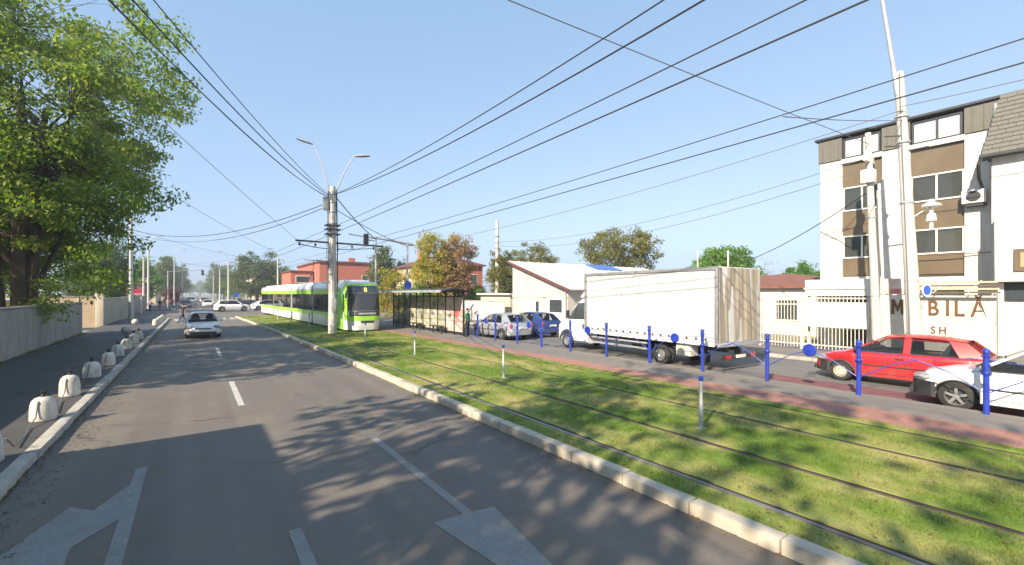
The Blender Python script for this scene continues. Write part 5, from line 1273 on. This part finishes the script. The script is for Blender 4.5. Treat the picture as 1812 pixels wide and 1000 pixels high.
# ---------------------------------------------------------------- tram shelter
t = thing('tram_shelter', 'long tram shelter with black frame and poster panels beside the tram', 'shelter', (0, 0, .13))
XB, Y0, Y1 = 12.82, 22.6, 33.8; N = 10; dy = (Y1-Y0)/N
for i in range(N+1): MB().box(XB-.04, XB+.04, Y0+i*dy-.05, Y0+i*dy+.05, 0, 2.62).build('post', 'black_metal', t, bevel=.008)
for z in (.12, 2.28): MB().box(XB-.03, XB+.03, Y0, Y1, z, z+.07).build('rail', 'black_metal', t)
mats = ['poster_red', 'poster_pale', 'poster_cream', 'poster_cream', 'poster_cream', 'poster_cream', 'poster_cream', 'clear_glass', 'clear_glass', 'clear_glass']
for i in range(N):
    p = MB().box(XB-.015, XB+.015, Y0+i*dy+.06, Y0+(i+1)*dy-.06, .2, 2.27).build('panel', mats[i], t)
    if 0 < i < 7:
        rr = random.Random(i)
        for k in range(4):
            y = Y0+i*dy+rr.uniform(.12, .5); z = rr.uniform(.4, 1.8); w_, h_ = rr.uniform(.2, .5), rr.uniform(.12, .4)
            MB().box(XB-.022-.001*k, XB-.0155, y, min(y+w_, Y0+(i+1)*dy-.1), z, z+h_).build('poster_block', rr.choice(['poster_pale', 'cloth_grey', 'plaster_tan', 'leaf_ivy', 'poster_red'] if i < 3 else ['poster_pale', 'cloth_grey', 'plaster_tan', 'leaf_ivy']), p)
ro = MB(); seg = 10
def rz_(u): return 2.62+.16*math.sin(math.pi*u)
ro.grid(lambda u, v: (lerp(11.25, 13.05, u), lerp(Y0-.15, Y1+.2, v), rz_(u)), seg, 12); ro.grid(lambda u, v: (lerp(11.25, 13.05, u), lerp(Y0-.15, Y1+.2, v), rz_(u)-.06), seg, 12)
ro.build('roof', 'dark_metal', t, smooth=60, fix=False)
MB().box(11.2, 11.26, Y0-.2, Y1+.25, 2.54, 2.68).build('roof_edge', 'galvanised', t, bevel=.01)
for y in (Y0-.18, Y1+.18):
    MB().tube([(lerp(11.25, 13.05, k/10), y, rz_(k/10)-.03) for k in range(11)], .05, 6).build('roof_rib', 'black_metal', t)
for i in range(0, N+1, 2): MB().tube([(XB, Y0+i*dy, 2.5), (12.2, Y0+i*dy, 2.64), (11.4, Y0+i*dy, 2.56)], .035, 6).build('roof_bracket', 'black_metal', t)
for i in range(3):
    y = 24.5+i*3.2; b_ = MB().box(12.25, 12.65, y, y+1.6, .42, .47).build('bench', 'dark_metal', t, bevel=.01)
    for q in (y+.2, y+1.35): MB().box(12.4, 12.5, q, q+.06, 0, .419).build('bench_leg', 'dark_metal', b_)

# ---------------------------------------------------------------- blue fence
t = thing('blue_fence', 'blue post fence with arched rods and discs along the platform', 'fence', (0, 0, .13))
fx = lambda y: pw([(-4, 13.22), (10, 13.15), (20, 12.98), (22, 12.98)], y)
FY = [-2.6, -.5, 1.64, 3.78, 5.9, 7.85, 9.85, 11.85, 13.85, 15.75, 17.6, 19.5, 21.3]
pm_ = MB()
pm_.lathe([(.05, 0), (.05, 1.16), (.075, 1.17), (.075, 1.20), (.05, 1.21), (.05, 1.26), (.068, 1.27), (.06, 1.32), (.02, 1.345)], 12)
pmesh = pm_.mesh('post', 'blue_metal', smooth=35)
cmesh = MB().lathe([(.075, .80), (.08, .81), (.08, .86), (.075, .87)], 12).mesh('collar', 'blue_metal', smooth=35)
for i, y in enumerate(FY):
    o = bpy.data.objects.new('post', pmesh); link(o, t); o.location = (fx(y), y, 0); o.rotation_euler = (random.uniform(-.012, .012), random.uniform(-.012, .012), 0)
    c = bpy.data.objects.new('collar', cmesh); link(c, o)
    if i:
        a = FY[i-1]; b = y; ym = (a+b)/2; xm = fx(ym)
        for (p, q) in ((a, 1), (b, 1)):
            MB().tube([(fx(p), p, .42), (lerp(fx(p), xm, .55), lerp(p, ym, .55), .80), (xm, ym, .98)], .012, 6).build('rod', 'blue_metal', t, smooth=True)
        MB().tube([(fx(a), a, 1.12), (xm, ym, 1.0), (fx(b), b, 1.12)], .007, 6).build('rod', 'blue_metal', t, smooth=True)
        if i % 2 == 0:
            MB().lathe([(.02, -.035), (.14, -.03), (.165, 0), (.14, .03), (.02, .035)], 20, (xm, ym, .98), 'x').build('disc', 'blue_metal', t, smooth=35)
# ---------------------------------------------------------------- grey marker posts in the grass
tpl = None
PT = [(7.58, 4.55, 'nearest grey marker post with a blue cap in the grass'), (7.42, 10.7, 'second grey marker post in the grass, left of the truck'), (7.27, 16.8, 'third grey marker post in the grass, before the shelter'), (7.2, 23.0, 'fourth grey marker post in the grass, before the tram front'),
      (6.9, 35.0, 'marker post beside the first tram module'), (6.7, 41.0, 'marker post beside the middle of the tram'), (6.5, 47.2, 'farthest marker post beside the tram')]
for i, (x, y, lb) in enumerate(PT):
    if tpl is None:
        tpl = thing('marker_post', lb, 'post', (x, y, .1), 0, 'marker posts between the tracks')
        MB().lathe([(.038, 0), (.038, .52), (.032, .53), (.032, .93)], 12).build('tube', 'galvanised', tpl, smooth=35); MB().lathe([(.040, .90), (.042, .91), (.042, .975), (.03, .99)], 12).build('cap', 'blue_metal', tpl, smooth=35)
        MB().lathe([(.10, 0), (.10, .03), (.05, .04)], 12).build('foot', 'kerb_concrete', tpl, smooth=35)
    else: c = copy_tree(tpl, (x, y, .1), 0, lb); c.rotation_euler = (random.uniform(-.02, .02), random.uniform(-.02, .02), 0)
# ---------------------------------------------------------------- concrete dome bollards along the left kerb
BY = [9.72, 12.4, 15.0, 17.9, 20.6, 23.4, 26.3, 28.9, 31.3]; tpl = None
NM = ['dome bollard cut by the left edge of the picture', 'nearest whole concrete dome bollard on the left kerb']+[f'{ORD[i]} concrete dome bollard on the left kerb, counted from the camera' for i in range(2, 9)]
def bollard(loc, lb):
    t = thing('concrete_bollard', lb, 'bollard', loc, 0, 'dome bollards along the left kerb')
    MB().lathe([(.18, 0), (.198, .02), (.196, .2), (.188, .32), (.165, .41), (.12, .465), (.06, .488), (.02, .49)], 24).build('dome', 'bollard_concrete', t, smooth=40)
    MB().lathe([(.035, .46), (.045, .50), (.03, .53), (.05, .56), (.05, .60), (.02, .62)], 10).build('knob', 'black_metal', t, smooth=True)
    return t
for i, (y, lb) in enumerate(zip(BY, NM)):
    x = -2.45+random.uniform(-.06, .06)
    b = bollard((x, y, .12), lb) if tpl is None else copy_tree(tpl, (x, y, .12), i*1.1, lb, (random.uniform(.94, 1.05), random.uniform(.94, 1.05), random.uniform(.93, 1.06)))
    if tpl is None: tpl = b
    if i:
        wv = MB().tube([(0, -.02, .5), (-.04, -.18, .40), (-.06, -.22, .12), (-.06, -.7, .03), (0, -1.3, .02), (.03, -2.1, .05), (0, -2.35, .25)], .011, 5).build('tie_wire', 'cable_grey', b); wv.rotation_euler = (0, 0, -i*1.1)
for i in range(5): copy_tree(tpl, (-2.45, 44.6+i*2.3, .12), i*.8, f'{ORD[i]} dome bollard of the tight far row before the junction', group='far row of dome bollards')
for (x, y, lb) in ((-3.46, 36.5, 'shaded concrete ball on the left pavement at the driveway'), (-3.85, 46.8, 'pale concrete ball on the pavement past the driveway')):
    t = thing('concrete_ball', lb, 'bollard', (x, y, .12), 0, 'concrete balls on the left pavement')
    MB().lathe([(.10, 0)]+[(.23*math.sin(math.pi*k/14), .21-.23*math.cos(math.pi*k/14)) for k in range(3, 14)], 22).build('ball', 'bollard_concrete', t, smooth=50)
# a litter box and manholes on the road
for x, y, lb in ((2.9, 19.0, 'far'), (-.6, 27, 'near kerb')):
    o = MB().lathe([(.33, 0), (.33, .006), (.29, .006), (.28, .003), (.02, .004)], 24, (x, y, 0)).build('manhole_cover', 'dark_metal', smooth=20); tag(o, f'round iron manhole cover in the {lb} part of the left road', 'manhole', 'manhole covers')

# ---------------------------------------------------------------- people
def person(label, loc, rz, pose, shirt, trousers, h=1.7, hair='hair', group=None):
    t = thing('person', label, 'person', loc, rz, group); k = h/1.72
    J = dict(pel=(0, 0, .95), wai=(0, .0, 1.1), che=(0, .02, 1.32), nec=(0, .02, 1.47), hb=(0, .03, 1.56), ht=(0, .03, 1.68),
             sl=(-.17, .02, 1.40), sr=(.17, .02, 1.40), el=(-.22, 0, 1.13), er=(.22, 0, 1.13), wl_=(-.23, .06, .88), wr_=(.23, .06, .88), hl=(-.23, .08, .79), hr=(.23, .08, .79),
             tl=(-.09, 0, .88), tr=(.09, 0, .88), kl=(-.10, .02, .49), kr=(.10, .02, .49), al=(-.10, 0, .09), ar=(.10, 0, .09), fl=(-.11, .16, .04), fr=(.11, .16, .04))
    J.update(pose)
    RAD = dict(pel=.135, wai=.13, che=.15, nec=.055, hb=.085, ht=.075, sl=.065, sr=.065, el=.045, er=.045, wl_=.034, wr_=.034, hl=.03, hr=.03, tl=.095, tr=.095, kl=.062, kr=.062, al=.042, ar=.042, fl=.035, fr=.035)
    names = list(J); E = [('pel', 'wai'), ('wai', 'che'), ('che', 'nec'), ('nec', 'hb'), ('hb', 'ht'), ('che', 'sl'), ('che', 'sr'), ('sl', 'el'), ('sr', 'er'), ('el', 'wl_'), ('er', 'wr_'), ('wl_', 'hl'), ('wr_', 'hr'), ('pel', 'tl'), ('pel', 'tr'), ('tl', 'kl'), ('tr', 'kr'), ('kl', 'al'), ('kr', 'ar'), ('al', 'fl'), ('ar', 'fr')]
    me = bpy.data.meshes.new('body'); me.from_pydata([tuple(c*k for c in J[n]) for n in names], [(names.index(a), names.index(b)) for a, b in E], [])
    o = bpy.data.objects.new('body_skeleton', me); COL.objects.link(o)
    md = o.modifiers.new('skin', 'SKIN'); md.use_smooth_shade = True
    for i, n in enumerate(names):
        sv_ = me.skin_vertices[0].data[i]; sv_.radius = (RAD[n]*k,)*2; sv_.use_root = n == 'pel'
    ss = o.modifiers.new('sub', 'SUBSURF'); ss.levels = 2; ss.render_levels = 2
    dg = bpy.context.evaluated_depsgraph_get(); dg.update()
    m2 = bpy.data.meshes.new_from_object(o.evaluated_get(dg)); bpy.data.objects.remove(o)
    m2.materials.clear()
    for q in ('skin', shirt, trousers, 'black_metal'): m2.materials.append(MAT[q])
    for p in m2.polygons:
        c = p.center; z = c.z/k; p.use_smooth = True
        arm = abs(c.x/k) > .185 and .7 < z < 1.2
        p.material_index = 0 if z > 1.46 or arm else (1 if z > .97 else (2 if z > .1 else 3))
    b = bpy.data.objects.new('body', m2); link(b, t)
    hz = J['ht']
    hm = MB().lathe([(math.sin(math.pi*q/10)*.095*k, -math.cos(math.pi*q/10)*.085*k) for q in range(4, 11)], 14, (hz[0]*k, (hz[1]-.015)*k, (hz[2]+.005)*k)).build('hair', hair, t, smooth=True)
    return t
STRIDE = dict(kl=(-.09, .24, .50), al=(-.09, .34, .10), fl=(-.09, .50, .06), kr=(.09, -.02, .49), ar=(.09, -.36, .14), fr=(.09, -.26, .04), el=(-.22, -.12, 1.14), wl_=(-.22, -.08, .90), hl=(-.22, -.06, .82), er=(.22, .12, 1.14), wr_=(.22, .26, .96), hr=(.22, .30, .90))
person('person in dark clothes striding across the left road behind the white car', (-.75, 48.6, .0), R(95), STRIDE, 'cloth_dark', 'cloth_navy', 1.68)
person('person in a green shirt standing at the near end of the tram shelter', (12.6, 21.75, .13), R(30), {}, 'cloth_green', 'cloth_dark', 1.62)
person('person in a pale pink top walking on the far left pavement', (-4.6, 74, .12), R(170), STRIDE, 'cloth_pink', 'cloth_dark', 1.72)
person('person in dark green walking behind the pale pink top on the far left pavement', (-3.9, 80, .12), R(0), STRIDE, 'cloth_dark', 'cloth_grey', 1.75)
person('person in white farther along the far left pavement', (-3.4, 92, .12), R(180), STRIDE, 'cloth_white', 'cloth_navy', 1.7)
person('person in a red shirt at the edge of the far crossing', (-3.1, 100, .12), R(180), STRIDE, 'sign_red', 'cloth_dark', 1.7)

# ---------------------------------------------------------------- left utility pole just outside the view that carries the black cables
pole('utility_pole', 'concrete pole on the left pavement carrying the black cables', (-5.25, 2.1, .1), 10.0, .2, .13)

# ---------------------------------------------------------------- air: even pale haze round the whole place
hz = MB().box(-1520, 1520, -920, 2640, -1.2, 26).build('haze', 'interior'); hz['kind'] = 'stuff'
hm = bpy.data.materials.new('haze_air'); hm.use_nodes = True; hn = hm.node_tree
for n_ in list(hn.nodes): hn.nodes.remove(n_)
ho = hn.nodes.new('ShaderNodeOutputMaterial'); pv = hn.nodes.new('ShaderNodeVolumePrincipled')
pv.inputs['Color'].default_value = (.86, .90, .95, 1); pv.inputs['Density'].default_value = .0011; pv.inputs['Anisotropy'].default_value = .2
hn.links.new(pv.outputs[0], ho.inputs['Volume'])
hz.data.materials.clear(); hz.data.materials.append(hm)
